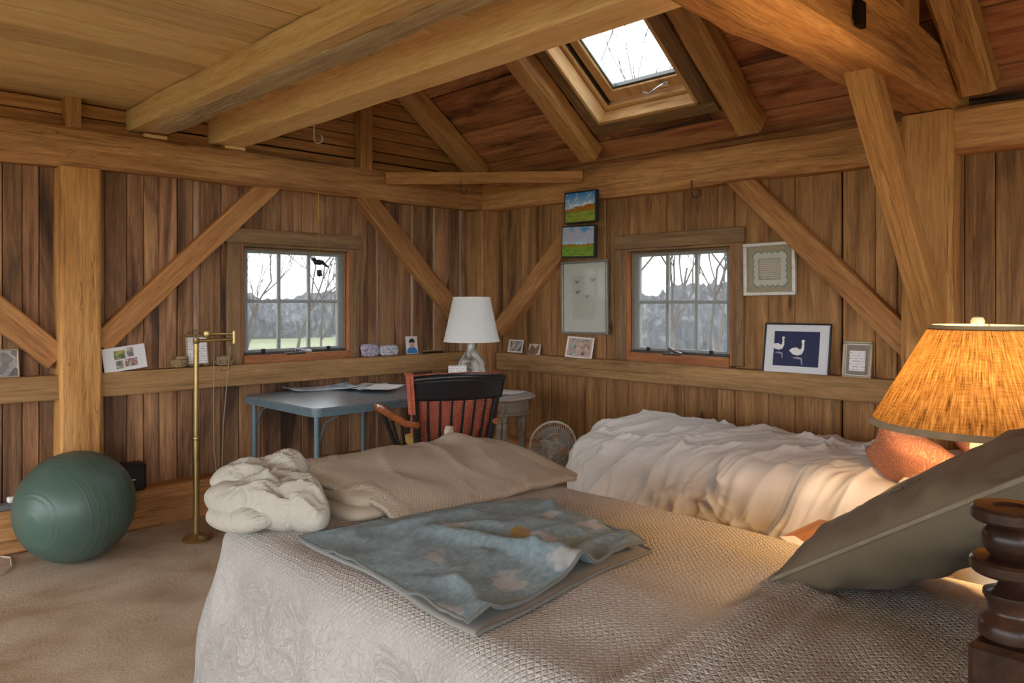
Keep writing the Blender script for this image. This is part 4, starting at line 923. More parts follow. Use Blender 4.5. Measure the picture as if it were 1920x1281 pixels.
for sx in (-1, 1):
    pts = [Vector((sx * 0.215, -0.25, 0.655)), Vector((sx * 0.25, -0.15, 0.650)), Vector((sx * 0.295, -0.02, 0.672)), Vector((sx * 0.335, 0.10, 0.70)), Vector((sx * 0.35, 0.18, 0.698)), Vector((sx * 0.348, 0.21, 0.678))]
    am = MB(); am.tube(pts, [0.017, 0.020, 0.022, 0.025, 0.025, 0.015], 12); am.v = [(x, y, z) for x, y, z in am.v]
    am.build('arm', M_arm, ch, smooth=True)['label'] = 'glossy cherry wood arm'
    for t_, yb in ((1.4, -0.07), (2.3, 0.03), (3.2, 0.13)):
        i = int(t_); pp = pts[i].lerp(pts[i + 1], t_ - i)
        MB().tube([pp, Vector((sx * 0.235, yb, 0.44))], [0.009 if t_ < 3 else 0.014, 0.008 if t_ < 3 else 0.012], 8).build('arm_support', M_blk, ch, smooth=True)
def chair_local(p): return ch.matrix_basis @ Vector(p)
mr = Mt('throw_rust_crochet', 0.95, 0.1); v = mr.obj(); kx = mr.math('SINE', mr.math('MULTIPLY', mr.math('ADD', mr.sep(v)[0], mr.sep(v)[2]), 330.0)); ky = mr.math('SINE', mr.math('MULTIPLY', mr.math('SUBTRACT', mr.sep(v)[0], mr.sep(v)[2]), 330.0))
kk = mr.math('MULTIPLY', kx, ky); mr.base(mr.ramp(kk, [(0.35, lin('a85844')), (0.75, lin('d98a70'))])); mr.bump(kk, 0.6, 0.004); M_rust = mr.m
tw = thing('crochet_throw', 'rust red crocheted throw draped over the black armchair back', 'throw', ch.location, ch.rotation_euler.z)
def th_fn(u, v):   # hangs on the seat side of the back
    a = -1.02 + 1.98 * u; z = 0.915 - 0.43 * v
    p = crest_pt(a, min(z, 0.915)); f = 0.034 + 0.012 * noise.noise(Vector((u * 5, v * 4, 2))) + 0.05 * max(0, v - 0.75)
    return p + Vector((0, f, 0.012 * (1 - a * a) * (v < 0.05)))
o = MB().grid(th_fn, 40, 26).build('inner_drape', M_rust, tw, smooth='all', fix=False); md = o.modifiers.new('thickness', 'SOLIDIFY'); md.thickness = 0.008; md.offset = 0
def th2_fn(u, v):  # the strip that goes over the crest end and hangs behind
    a = -1.13 + 0.14 * u; s = v
    if s < 0.25:
        t = s / 0.25; p = crest_pt(a, 0.895) + Vector((0, 0.034 - 0.068 * t, 0.022 + 0.012 * math.sin(math.pi * t)))
    else: p = crest_pt(a, 0.913 - 0.20 * (s - 0.25) / 0.75) + Vector((0, -0.036 - 0.006 * math.sin(u * 6), 0.0))
    return p
o = MB().grid(th2_fn, 10, 30).build('outer_drape', M_rust, tw, smooth='all', fix=False); md = o.modifiers.new('thickness', 'SOLIDIFY'); md.thickness = 0.008; md.offset = 0
M_mustard = cloth_mat('cushion_mustard', 'c29a4a', 0.08, 300, 0.9, 0.2).m
cu_ = weld(pillow_mesh(0.42, 0.40, 0.11, 30, 0.008, 2.0, 0.06).build('seat_cushion', M_mustard, None, smooth='all'))
cu_.location = chair_local((0, 0.025, 0.507)); cu_.rotation_euler = (0.06, 0, ch.rotation_euler.z); tag(cu_, 'mustard yellow cushion on the seat of the black armchair', 'cushion')

# ------------------------------------------------------------------ round end table, white lamp, card
M_taupewood = wood('end_table_painted', '6a5c50', '857668', '9c8e80', '54483e', 0.25, 0.6, rough=0.4, vary=0.05, bump=0.05, knots=0.0)
mm = Mt('marble_inset', 0.15, 0.5); mm.base(mm.ramp(mm.noise(mm.obj(), 9, 6, 0.6, 1.2), [(0.4, lin('c9c8c8')), (0.55, lin('b0b0b4')), (0.62, lin('dcdcdc'))]))
EZ = 0.66
et = thing('round_end_table', 'round grey brown end table with paired legs in the wall corner', 'table', (-0.585, -0.73, 0))
MB().lathe([(0.001, EZ - 0.03), (0.285, EZ - 0.03), (0.305, EZ - 0.024), (0.312, EZ - 0.014), (0.305, EZ - 0.004), (0.29, EZ - 0.001), (0.285, EZ - 0.004)], n=56, cap=False).build('top_rim', M_taupewood, et, smooth=True)
MB().lathe([(0.001, EZ - 0.028), (0.286, EZ - 0.028), (0.286, EZ - 0.002), (0.001, EZ - 0.002)], n=56, cap=False).build('marble_top', mm.m, et, smooth=True)
MB().lathe([(0.001, EZ - 0.13), (0.262, EZ - 0.13), (0.272, EZ - 0.125), (0.272, EZ - 0.112), (0.258, EZ - 0.105), (0.258, EZ - 0.04), (0.27, EZ - 0.032), (0.001, EZ - 0.031)], n=56, cap=False).build('apron', M_taupewood, et, smooth=True)
cd_ = math.atan2(CAM.y + 0.73, CAM.x + 0.585)
for k in range(4):
    a = cd_ + math.radians(18) + k * math.pi / 2
    for da in (-0.085, 0.085):
        x, y = 0.235 * math.cos(a + da), 0.235 * math.sin(a + da)
        MB().lathe([(0.012, 0.0), (0.016, 0.02), (0.011, 0.04), (0.014, 0.10), (0.019, 0.42), (0.022, 0.47), (0.016, 0.485), (0.024, 0.495), (0.024, EZ - 0.13)], (x, y, 0), 14).build('leg', M_taupewood, et, smooth=True)
    x, y = 0.266 * math.cos(a), 0.266 * math.sin(a)
    md_ = MB(); ring = [(0.03 * math.cos(t), 0, 0.03 * math.sin(t)) for t in [2 * math.pi * q / 20 for q in range(20)]]; md_.tube(ring, 0.007, 8, True); md_.lathe([(0.001, -0.006), (0.012, -0.006), (0.014, 0.0), (0.012, 0.006), (0.001, 0.006)], (0, 0, 0), 12)
    o = md_.build('medallion', M_taupewood, et, smooth=True); o.location = (x, y, EZ - 0.085); o.rotation_euler = (0, 0, a + math.pi / 2)
MB().lathe([(0.001, 0.13), (0.24, 0.13), (0.245, 0.14), (0.24, 0.15), (0.001, 0.15)], n=48, cap=False).build('lower_shelf', M_taupewood, et, smooth=True)
mj = Mt('lamp_glazed_jug', 0.15, 0.5); nz = mj.noise(mj.mapv(mj.obj(), (9, 9, 4)), 1.0, 5, 0.6, 1.5); mj.base(mj.ramp(nz, [(0.35, lin('4f4a42')), (0.48, lin('a8a396')), (0.62, lin('d8d5cc')), (0.75, lin('8c877a'))]))
msw = Mt('shade_white_linen', 0.85, 0.1, col='f0eeea'); dfs = msw.n('BsdfDiffuse', {0: lin('f2f0ec')}); trl = msw.n('BsdfTranslucent', {0: lin('f2efe8')}); mx = msw.n('MixShader', {0: 0.3, 1: dfs.outputs[0], 2: trl.outputs[0]}); msw.t.links.new(mx.outputs[0], msw.t.nodes['Material Output'].inputs[0])
wlp = thing('table_lamp', 'unlit table lamp with white empire shade and glazed grey jug base', 'lamp', (-0.64, -0.59, EZ))
MB().lathe([(0.06, 0), (0.085, 0.002), (0.10, 0.03), (0.108, 0.10), (0.106, 0.16), (0.092, 0.215), (0.062, 0.262), (0.042, 0.29), (0.034, 0.32), (0.033, 0.345), (0.036, 0.355), (0.02, 0.36), (0.012, 0.40)], n=36).build('jug_base', mj.m, wlp, smooth=True)
s_ = shade(wlp, 0.197, 0.362, 0.130, 0.672, msw.m); M_white = plain('white_trim', 'e8e6e2', 0.7)
hoop(s_, 0.197, 0.360, 0.006, M_white, 0.0015, 0.002); hoop(s_, 0.130, 0.668, 0.006, M_white, 0.0015, 0.002)
MB().tube([(-0.13, 0, 0.66), (0, 0, 0.65), (0.13, 0, 0.66)], 0.002, 6).tube([(0.045 * math.sin(math.pi * k / 12), 0, 0.39 + 0.26 * k / 12) for k in range(13)], 0.002, 6).build('harp', M_chrome, wlp, smooth=True)
cd2 = MB().box(-0.062, 0.062, -0.0015, 0.0015, 0, 0.205).build('greeting_card', M_text); MB().box(-0.062, 0.062, 0, 0.003, 0, 0.205).build('back_leaf', M_paper, cd2).matrix_local = Matrix.Rotation(0.5, 4, 'Z') @ Matrix.Translation((0.02, 0.022, 0))
cd2.location = (-0.835, -0.665, EZ); cd2.rotation_euler = (-0.06, 0, -0.75); tag(cd2, 'standing pale pink printed card before the white lamp', 'card')
sheet('doily', 'white paper lying on the round end table beside the white lamp', 950, 737, 0.2, 0.22, 0.20, M_paper, EZ, 9, 0.006, 'paper')

# ------------------------------------------------------------------ floor fan
M_fan = plain('fan_ivory', 'c4bcae', 0.45, 0.3)
fp = CAM + (VF + VR * ((1036 - 960) / FPX)) * 4.85; fh = 0.385
fan = thing('floor_fan', 'ivory round wire-cage fan on the floor behind the white duvet', 'fan', (fp.x, fp.y, 0), math.atan2(CAM.y - fp.y, CAM.x - fp.x) + math.pi / 2 + 0.35)
gr = MB(); Rr = 0.155
for k in range(56):
    a = 2 * math.pi * k / 56; gr.tube([(0.03 * math.cos(a), -0.06, fh + 0.03 * math.sin(a)), (0.11 * math.cos(a), -0.058, fh + 0.11 * math.sin(a)), (Rr * math.cos(a), -0.02, fh + Rr * math.sin(a))], 0.0016, 4)
for r_, yy in ((0.03, -0.06), (0.09, -0.059)): gr.tube([(r_ * math.cos(t), yy, fh + r_ * math.sin(t)) for t in [2 * math.pi * q / 32 for q in range(32)]], 0.002, 5, True)
gr.build('grille', M_fan, fan, smooth=True)
MB().tube([(Rr * math.cos(t), -0.01, fh + Rr * math.sin(t)) for t in [2 * math.pi * q / 48 for q in range(48)]], 0.007, 8, True).build('cage_ring', M_fan, fan, smooth=True)
for k in range(4):
    a = k * math.pi / 2 + 0.4
    def bf(u, v, a=a):
        r = 0.03 + 0.10 * u; w = (v - 0.5) * (0.5 + 0.9 * u); return (r * math.cos(a + w), -0.02 + 0.035 * (v - 0.5), fh + r * math.sin(a + w))
    MB().grid(bf, 8, 6).build('blade', plain('fan_blade', '8d8a84', 0.4) if k == 0 else bpy.data.materials['fan_blade'], fan, smooth='all', fix=False)
hb_ = MB().lathe([(0.001, -0.03), (0.035, -0.03), (0.055, 0.0), (0.055, 0.08), (0.035, 0.11), (0.001, 0.115)], (0, 0, 0), 20).build('motor', M_fan, fan, smooth=True); hb_.location = (0, 0, fh); hb_.rotation_euler = (-math.pi / 2, 0, 0)
MB().tube([(0, 0.04, fh - 0.03), (0, 0.06, 0.02)], 0.014, 10).build('neck', M_fan, fan, smooth=True)
MB().lathe([(0.001, 0.0), (0.13, 0.0), (0.13, 0.012), (0.11, 0.025), (0.03, 0.035), (0.001, 0.035)], (0, 0.06, 0), 32).build('base', M_fan, fan, smooth=True)

# ------------------------------------------------------------------ exercise ball
mbl = Mt('ball_green_vinyl', 0.38, 0.4); nz = mbl.noise(mbl.obj(), 6, 3); mbl.base(mbl.ramp(nz, [(0.3, lin('45584e')), (0.7, lin('4d6257'))]))
BR = 0.274; RINGS = [k * q for k in (-1, 1) for q in (0.985, 0.91, 0.87, 0.52, 0.40, 0.28, 0.16)]
def ball_fn(u, v):
    th, ph = 2 * math.pi * u, math.pi * (v - 0.5); sx_ = math.sin(ph); r = BR
    for q in RINGS: r += 0.0012 * math.exp(-((sx_ - q) / 0.008) ** 2)
    return (r * sx_, r * math.cos(ph) * math.cos(th), r * math.cos(ph) * math.sin(th))
o = weld(MB().grid(ball_fn, 96, 260).build('exercise_ball', mbl.m, None, smooth='all'), 0.0008)
bp = CAM + (VF + VR * ((142 - 960) / FPX)) * 3.84; o.location = (bp.x, bp.y, BR); o.rotation_euler = (0, math.radians(4), math.atan2(-0.508, -0.857)); tag(o, 'large dark green ribbed exercise ball on the carpet by the gable post', 'ball')

# ------------------------------------------------------------------ brass floor lamp
M_brass = plain('brass_aged', 'a8905c', 0.3, 0.5, 0.85)
fl = thing('floor_lamp', 'slim brass swing-arm floor lamp standing between ball and bed', 'lamp', FZ(368, 1012, 0.0))
MB().lathe([(0.001, 0), (0.075, 0.0), (0.077, 0.008), (0.066, 0.018), (0.03, 0.024), (0.018, 0.035)], (0.0, 0.0, 0), 40).build('base', M_brass, fl, smooth=True)
MB().tube([(0, 0, 0.01), (0, 0, 0.55)], 0.0165, 16).tube([(0, 0, 0.55), (0, 0, 1.085)], 0.0135, 16).lathe([(0.0165, 0.545), (0.018, 0.55), (0.018, 0.56), (0.014, 0.565)], n=16).lathe([(0.0135, 1.07), (0.017, 1.075), (0.017, 1.10), (0.001, 1.105)], n=16).build('pole', M_brass, fl, smooth=True)
ar = Vector((0.17, -0.06, 0)); 
A1_ = Vector((0, 0, 1.085)); A2_ = Vector((0.205, -0.02, 1.09))
MB().tube([A1_, A2_], 0.009, 10).build('swing_arm', M_brass, fl, smooth=True)
MB().tube([A2_ - Vector((0, 0, 0.025)), A2_ + Vector((0, 0, 0.045))], 0.012, 12).build('swivel', M_brass, fl, smooth=True)
A3_ = Vector((0.085, 0.06, 1.12))
MB().tube([A2_ + Vector((0, 0, 0.03)), A3_], 0.008, 10).build('swing_arm', M_brass, fl, smooth=True)
MB().lathe([(0.001, -0.025), (0.02, -0.02), (0.026, 0.0), (0.02, 0.02), (0.001, 0.026)], A3_, 18).build('lamp_head', M_brass, fl, smooth=True)
M_cord = plain('cord_brown', '6e5846', 0.6)
MB().tube([A2_ + Vector((0.0, 0, -0.02)), A2_ + Vector((0.0, 0.0, -0.10)), A2_ + Vector((-0.03, 0, -0.17)), A2_ + Vector((-0.075, 0, -0.175)), A2_ + Vector((-0.085, 0, -0.09)), A2_ + Vector((-0.08, 0, 0.0))], 0.003, 6).build('cord', M_cord, fl, smooth=True)
M_cord2 = plain('cord_pale', '9a8872', 0.6)
for kx, pts in enumerate((((0.12, 0.05, 1.08), (0.125, 0.07, 0.7), (0.15, 0.12, 0.45), (0.19, 0.18, 0.3), (0.20, 0.2, 0.02)), ((0.20, 0.02, 1.05), (0.195, 0.10, 0.6), (0.205, 0.14, 0.34), (0.205, 0.2, 0.02)))):
    MB().tube([Vector(p) for p in pts], 0.0028, 6).build('cord', M_cord2, fl, smooth=True)

# ------------------------------------------------------------------ pictures on and over the ledges
MR = Matrix(((0, 1, 0), (-1, 0, 0), (0, 0, 1)))      # local x runs right along the eaves wall, local y into it
def gen_sep(m): return m.sep(m.n('TexCoord').outputs['Generated'])
def landscape(name, sky_lo, cloud, hill, field, hz, cs, thr):
    m = Mt(name, 0.35, 0.4); s = gen_sep(m); x, z = s[0], s[2]; g = m.n('TexCoord').outputs['Generated']
    nz = m.noise(m.mapv(g, (3.2, 1, 4.5)), cs, 5, 0.6)
    skyc = m.mix(m.ramp(nz, [(thr, 0.0), (thr + 0.12, 1.0)]), m.ramp(z, [(hz, lin('b9d2e4')), (0.95, lin(sky_lo))]), lin(cloud))
    hn = m.noise(m.mapv(g, (9, 1, 9)), 1.0, 5, 0.65); hcol = m.ramp(hn, [(0.35, lin(hill[0])), (0.5, lin(hill[1])), (0.65, lin(hill[2]))])
    fcol = m.ramp(m.noise(m.mapv(g, (4, 1, 22)), 1.0, 4), [(0.35, lin(field[0])), (0.65, lin(field[1]))])
    edge = m.math('ADD', z, m.math('MULTIPLY', m.math('ADD', hn, -0.5), 0.30)); edge = m.math('SUBTRACT', edge, m.math('MULTIPLY', x, hill[3]))
    c = m.mix(m.ramp(edge, [(hz, 1.0), (hz + 0.02, 0.0)]), skyc, hcol); c = m.mix(m.ramp(m.math('ADD', z, m.math('MULTIPLY', hn, 0.08)), [(hz - 0.05, 1.0), (hz - 0.01, 0.0)]), c, fcol)
    m.base(c); return m.m
M_land1 = landscape('canvas_autumn_farm', '3d86c4', 'e6edf2', ('8a5a20', 'b9742a', '4f6a2a', 0.18), ('6c8a2c', 'a8b04a'), 0.42, 1.0, 0.52)
M_land2 = landscape('canvas_cloud_meadow', '2f8fd0', 'b4b3c2', ('4f5f24', 'b07a26', '5f7a30', 0.02), ('5f8a26', '8aa640'), 0.40, 0.8, 0.40)
def wall_pic(name, label, cat, px0, px1, py0, py1, plane, rim, depth, fm, parts, tilt=0.0, lean=0.0, roll=0.0, glass=False):
    a, b = hit(px0, (py0 + py1) / 2, 0, plane), hit(px1, (py0 + py1) / 2, 0, plane); pxm = (px0 + px1) / 2
    zt, zb = hit(pxm, py0, 0, plane).z, hit(pxm, py1, 0, plane).z; w, h = a.y - b.y, zt - zb
    t = thing(name, label, cat); m = MR.to_4x4() @ Matrix.Rotation(lean, 4, 'X') @ Matrix.Rotation(roll, 4, 'Y'); m.translation = (plane, (a.y + b.y) / 2, zb); t.matrix_world = m
    if rim:
        for q in ((-w / 2, w / 2, 0, rim), (-w / 2, w / 2, h - rim, h), (-w / 2, -w / 2 + rim, rim, h - rim), (w / 2 - rim, w / 2, rim, h - rim)):
            MB().bbox(q[0], q[1], -depth, 0, q[2], q[3], 0.003).build('frame_bar', fm, t)
    parts(t, w, h); 
    if glass: MB().box(-w / 2 + rim * 0.8, w / 2 - rim * 0.8, -depth * 0.62, -depth * 0.6, rim * 0.8, h - rim * 0.8).build('glass', M_glass, t)
    return t
def panel(t, name, x0, x1, z0, z1, y, mat, th=0.0015): return MB().box(x0, x1, y - th, y, z0, z1).build(name, mat, t)
M_frdark = plain('canvas_edge_dark', '2c3036', 0.5); M_fr_grey = plain('frame_pewter', '8d8880', 0.35, 0.4, 0.3); M_fr_silver = plain('frame_silver', 'd6d2c8', 0.35, 0.4, 0.2)
M_fr_gold = plain('frame_champagne', 'a5947a', 0.4, 0.4, 0.3); M_matc = plain('mat_cream', 'd9d3c6', 0.85, 0.1, var=0.03); M_matb = plain('mat_beige', 'b7a68a', 0.85, 0.1, var=0.04); M_matt = plain('mat_taupe', '8c8072', 0.85, 0.1)
M_prt = plain('print_paper', 'cfc8ba', 0.8, 0.1, var=0.04); M_navy = plain('print_navy', '2c3050', 0.6, 0.3, var=0.12, scale=60); M_swan = plain('print_swan', 'e4e2de', 0.7, var=0.04); M_bill = plain('print_swan_shadow', '9a93a8', 0.7)
def canvas(mat):
    def f(t, w, h):
        MB().bbox(-w / 2, w / 2, -0.03, 0, 0, h, 0.002).build('stretcher_box', M_frdark, t); panel(t, 'painted_face', -w / 2 + 0.012, w / 2 - 0.012, 0.012, h - 0.012, -0.0305, mat)
    return f
wall_pic('landscape_canvas', 'upper canvas print of an autumn farm under a blue sky', 'picture', 1063, 1123, 359, 419, -0.016, 0, 0, None, canvas(M_land1))
wall_pic('landscape_canvas', 'lower canvas print of a meadow under grey clouds, hung crooked', 'picture', 1057, 1120, 423, 484, -0.016, 0, 0, None, canvas(M_land2), roll=0.03)
def birds(t, w, h):
    panel(t, 'mat_board', -w / 2 + 0.015, w / 2 - 0.015, 0.015, h - 0.015, -0.006, M_matc); panel(t, 'print', -w * 0.27, w * 0.22, h * 0.20, h * 0.80, -0.0085, M_prt)
    for k, (cx, cz) in enumerate(((-0.16, 0.72), (-0.15, 0.58), (0.18, 0.74), (0.05, 0.52))):
        mb = MB(); n = 14; pts = [(cx * w + 0.022 * math.cos(2 * math.pi * i / n) * (1 + 0.3 * math.sin(3 * i)), cz * h + 0.012 * math.sin(2 * math.pi * i / n) + 0.006 * math.cos(4 * math.pi * i / n)) for i in range(n)]
        mb.poly(pts, -0.0112, -0.0105).build('bird_sketch', plain('sketch_grey', '9a9690', 0.8) if k == 0 else bpy.data.materials['sketch_grey'], t)
wall_pic('framed_sketch', 'tall pewter framed bird sketches in a wide cream mat', 'picture', 1056, 1143, 489, 627, 0.085, 0.018, 0.025, M_fr_grey, birds, roll=-0.012, glass=True)
msm = Mt('sampler_stitching', 0.9, 0.1); s = gen_sep(msm); rows = msm.math('GREATER_THAN', msm.math('SINE', msm.math('MULTIPLY', s[2], 62.0)), 0.0); let = msm.math('GREATER_THAN', msm.noise(msm.mapv(msm.n('TexCoord').outputs['Generated'], (26, 1, 20)), 1.0, 1), 0.5)
red = msm.ramp(s[2], [(0.38, lin('6d6a66')), (0.42, lin('b5696a')), (0.80, lin('c07a70')), (0.85, lin('8a8478'))]); msm.base(msm.mix(msm.math('MULTIPLY', msm.math('MULTIPLY', rows, let), 0.75), lin('d2c8b4'), red))
def sampler(t, w, h):
    panel(t, 'mat_board', -w / 2 + 0.015, w / 2 - 0.015, 0.015, h - 0.015, -0.006, M_matb)
    for k, (r, mt, wv) in enumerate(((0.335, plain('stitch_teal', '8a9a90', 0.8), 0.022), (0.31, M_matc, 0.018))):
        n = 96; pts = []
        for i in range(n):
            a = 2 * math.pi * i / n; q = max(abs(math.cos(a)), abs(math.sin(a))); rr = (r + wv * math.cos(a * 20)) / q
            pts.append((rr * w * math.cos(a), h / 2 + rr * h * math.sin(a)))
        MB().poly(pts, -0.008 - k * 0.0012, -0.0065 - k * 0.0012).build('wavy_border', mt, t)
    panel(t, 'field_shadow', -w * 0.215, w * 0.205, h * 0.30, h * 0.70, -0.0105, plain('sampler_shadow', '7d7466', 0.8)); panel(t, 'stitched_field', -w * 0.20, w * 0.205, h * 0.31, h * 0.69, -0.0122, msm.m)  # larger dark panel behind paints a shadow edge round the stitched field
wall_pic('framed_sampler', 'square silver framed needlework sampler partly behind the diagonal brace', 'picture', 1398, 1495, 455, 554, 0.088, 0.02, 0.03, M_fr_silver, sampler, roll=-0.01, glass=True)
def swans(t, w, h):
    panel(t, 'mat_board', -w / 2 + 0.01, w / 2 - 0.01, 0.01, h - 0.01, -0.006, plain('mat_white', 'd8d8da', 0.8, var=0.02)); panel(t, 'print', -w * 0.34, w * 0.34, h * 0.16, h * 0.84, -0.0085, M_navy)
    for cx, cz, s in ((-0.26, 0.52, 0.85), (0.03, 0.43, 1.0)):
        q = [(-0.065, 0.012), (-0.045, 0.03), (-0.01, 0.036), (0.015, 0.022), (0.026, 0.03), (0.03, 0.06), (0.024, 0.082), (0.03, 0.094), (0.042, 0.092), (0.052, 0.082), (0.043, 0.08), (0.046, 0.05), (0.045, 0.018), (0.03, -0.012), (0.0, -0.022), (-0.035, -0.014)]
        MB().poly([(cx * w + a * s * 0.8, cz * h + b * s * 0.8) for a, b in q], -0.0112, -0.0105).build('swan', M_swan, t)
        MB().poly([(cx * w + a * s * 0.8, cz * h - 0.03 + b * s * 0.8) for a, b in ((-0.04, 0), (0.0, 0.006), (0.035, 0.0), (0.04, -0.05), (0.032, -0.05), (0.025, -0.012), (-0.01, -0.008))], -0.0112, -0.0105).build('swan_reflection', M_bill, t)
wall_pic('framed_swans', 'black framed print of two white swans on navy water on the ledge', 'picture', 1430, 1555, 606, 703, 0.026, 0.008, 0.016, M_frdark, swans, lean=-0.16, roll=-0.004)
def verse(t, w, h):
    panel(t, 'inner_lip', -w / 2 + 0.014, w / 2 - 0.014, 0.014, h - 0.014, -0.004, M_matc); panel(t, 'mat_board', -w / 2 + 0.02, w / 2 - 0.02, 0.02, h - 0.02, -0.006, M_matt); panel(t, 'verse_sheet', -w * 0.26, w * 0.28, h * 0.2, h * 0.74, -0.0085, M_text)
wall_pic('framed_verse', 'small champagne framed verse in a taupe mat beside the swans', 'picture', 1579, 1634, 640, 710, 0.035, 0.013, 0.016, M_fr_gold, verse, lean=-0.14)
def collage(t, w, h):
    panel(t, 'card', -w / 2 + 0.008, w / 2 - 0.008, 0.008, h - 0.008, -0.004, plain('collage_pink', 'c9a597', 0.7))
    for k, (x0, x1, z0, z1, c) in enumerate(((-.36, -.12, .12, .30, '4f6a6a'), (-.36, -.08, .38, .72, '6a7f80'), (.02, .3, .14, .34, 'a05848'), (.06, .36, .42, .74, '9a4a40'), (-.3, .34, .78, .9, '5a6a48'))):
        panel(t, 'snapshot', x0 * w, x1 * w, z0 * h, z1 * h, -0.0065, print_mat('snap%d' % k, '', [c, 'c8c0b4', '3a3a3a'], 40))
wall_pic('collage_frame', 'small white framed photo collage on the ledge below the bird sketches', 'picture', 1060, 1110, 632, 672, 0.03, 0.012, 0.012, M_white, collage, lean=-0.2, roll=0.03)
def snap(t, w, h): panel(t, 'card', -w / 2, w / 2, 0, h, 0, M_paper, 0.002); panel(t, 'photo', -w * 0.38, w * 0.42, h * 0.1, h * 0.9, -0.002, print_mat('snap_brown', '', ['5a4638', '9a8676', 'c9bfb4', '6a7486'], 30))
wall_pic('photo_card', 'small bent brown snapshot on the ledge near the wall corner', 'photo', 952, 979, 637, 661, 0.045, 0, 0, None, snap, lean=-0.2)
def torn(t, w, h): panel(t, 'card', -w / 2, w / 2, 0, h, 0, plain('card_ivory', 'cfc2b2', 0.8), 0.002); MB().poly([(-w * .5, h * .1), (-w * .2, h * .9), (w * .1, h * .55), (w * .4, h * .95), (w * .3, h * .2), (0, h * .05)], -0.012, -0.003).build('ribbon', plain('ribbon_brown', '8a6a54', 0.7), t)
wall_pic('ribbon_card', 'ivory card with a brown ribbon beside the bent snapshot', 'card', 990, 1012, 645, 666, 0.04, 0, 0, None, torn, lean=-0.2)

# ledge of the gable wall (local x along the wall, local y into it)
def ledge_thing(name, label, cat, px, y=0.05, lean=0.0, roll=0.0, z=0.903):
    t = thing(name, label, cat); x = hit(px, 670, 1, y).x; m = Matrix.Rotation(lean, 4, 'X') @ Matrix.Rotation(roll, 4, 'Y'); m.translation = (x, y, z); t.matrix_world = m; return t
t = ledge_thing('framed_print', 'thin framed grey print on the short ledge beyond the post', 'picture', 5, 0.045, -0.2)
for q in ((-0.075, 0.075, 0, 0.008), (-0.075, 0.075, 0.142, 0.15), (-0.075, -0.067, 0.008, 0.142), (0.067, 0.075, 0.008, 0.142)): MB().bbox(q[0], q[1], -0.012, 0, q[2], q[3], 0.002).build('frame_bar', M_fr_gold, t)
panel(t, 'print', -0.068, 0.068, 0.007, 0.143, -0.004, print_mat('print_grey_scene', '', ['5a5450', '8a8480', 'b8b2ac'], 22))
t = ledge_thing('photo_sheet', 'tilted white sheet with four colour snapshots propped against the post brace', 'photo', 237, 0.012, -0.06, -0.12, 0.912)
panel(t, 'sheet', -0.115, 0.115, -0.002, 0.135, 0, plain('sheet_white_card', 'dcdad8', 0.6, var=0.02), 0.002)
for k, (x0, x1, z0, z1, c) in enumerate(((-.055, .005, .065, .115, ['3e4a34', '7a8060', 'c0a848']), (.012, .05, .072, .125, ['4a4648', '9a8f8a', 'c8c4c0']), (-.05, -.01, .012, .058, ['4a5a44', 'a09888', 'c9c4bc']), (-.003, .065, .018, .062, ['6a4a40', 'a87f70', 'b8c0c8']))):
    panel(t, 'snapshot', x0, x1, z0, z1, -0.002, print_mat('sheet_snap%d' % k, '', c, 60))
M_nest = plain('nest_straw', '8c7654', 0.9, 0.1, var=0.35, scale=90, bump=0.8); M_stone = plain('stone_tan', 'a8926f', 0.8, 0.1, var=0.2)
t = ledge_thing('bird_nest', 'small straw bird nest with a tan stone inside beside the scroll plaque', 'nest', 336, 0.045)
MB().lathe([(0.02, 0.0), (0.042, 0.006), (0.054, 0.03), (0.052, 0.05), (0.044, 0.055), (0.034, 0.045), (0.02, 0.02), (0.001, 0.016)], n=24).build('cup', M_nest, t, smooth=True)
mb = MB(); lump(mb, (0.012, -0.006, 0.048), (0.03, 0.024, 0.022), 4.0, amp=0.2); weld(mb.build('stone', M_stone, t, smooth='all'))
t = ledge_thing('scroll_plaque', 'parchment scroll plaque with twig top and loop handle on the ledge', 'plaque', 371, 0.055, -0.14)
MB().bbox(-0.068, 0.068, -0.006, 0, 0.012, 0.185, 0.003).build('backing', M_stone, t); panel(t, 'parchment', -0.058, 0.058, 0.02, 0.178, -0.0062, M_text)
MB().tube([(-0.088, -0.004, 0.19), (0.088, -0.004, 0.192)], 0.006, 8).build('top_twig', M_nest, t, smooth=True)
MB().tube([(-0.06 + 0.12 * k / 12, -0.002, 0.195 + 0.03 * math.sin(math.pi * k / 12) ** 0.6) for k in range(13)], 0.0035, 6).build('loop_handle', M_nest, t, smooth=True)
for sx in (-1, 1): MB().lathe([(0.001, 0), (0.012, 0.002), (0.014, 0.012), (0.001, 0.016)], (sx * 0.045, -0.012, 0), 12).build('foot', M_nest, t, smooth=True)
t = ledge_thing('bird_nest', 'low flattened nest beside the brass lamp arm and window casing', 'nest', 421, 0.045)
MB().lathe([(0.02, 0.0), (0.052, 0.004), (0.062, 0.022), (0.055, 0.034), (0.042, 0.036), (0.02, 0.02), (0.001, 0.018)], n=24).build('cup', M_nest, t, smooth=True)
mb = MB(); lump(mb, (-0.008, 0.0, 0.04), (0.04, 0.03, 0.018), 7.0, amp=0.2); weld(mb.build('stone', M_stone, t, smooth='all'))
M_bead1 = print_mat('beads_purple', '', ['4a3a66', 'c9c2cc', '7a6a92', 'e8e6ea'], 120); M_bead2 = print_mat('beads_clear', '', ['6a6672', 'b8b4bc', 'd8d6da', '8a8692'], 110)
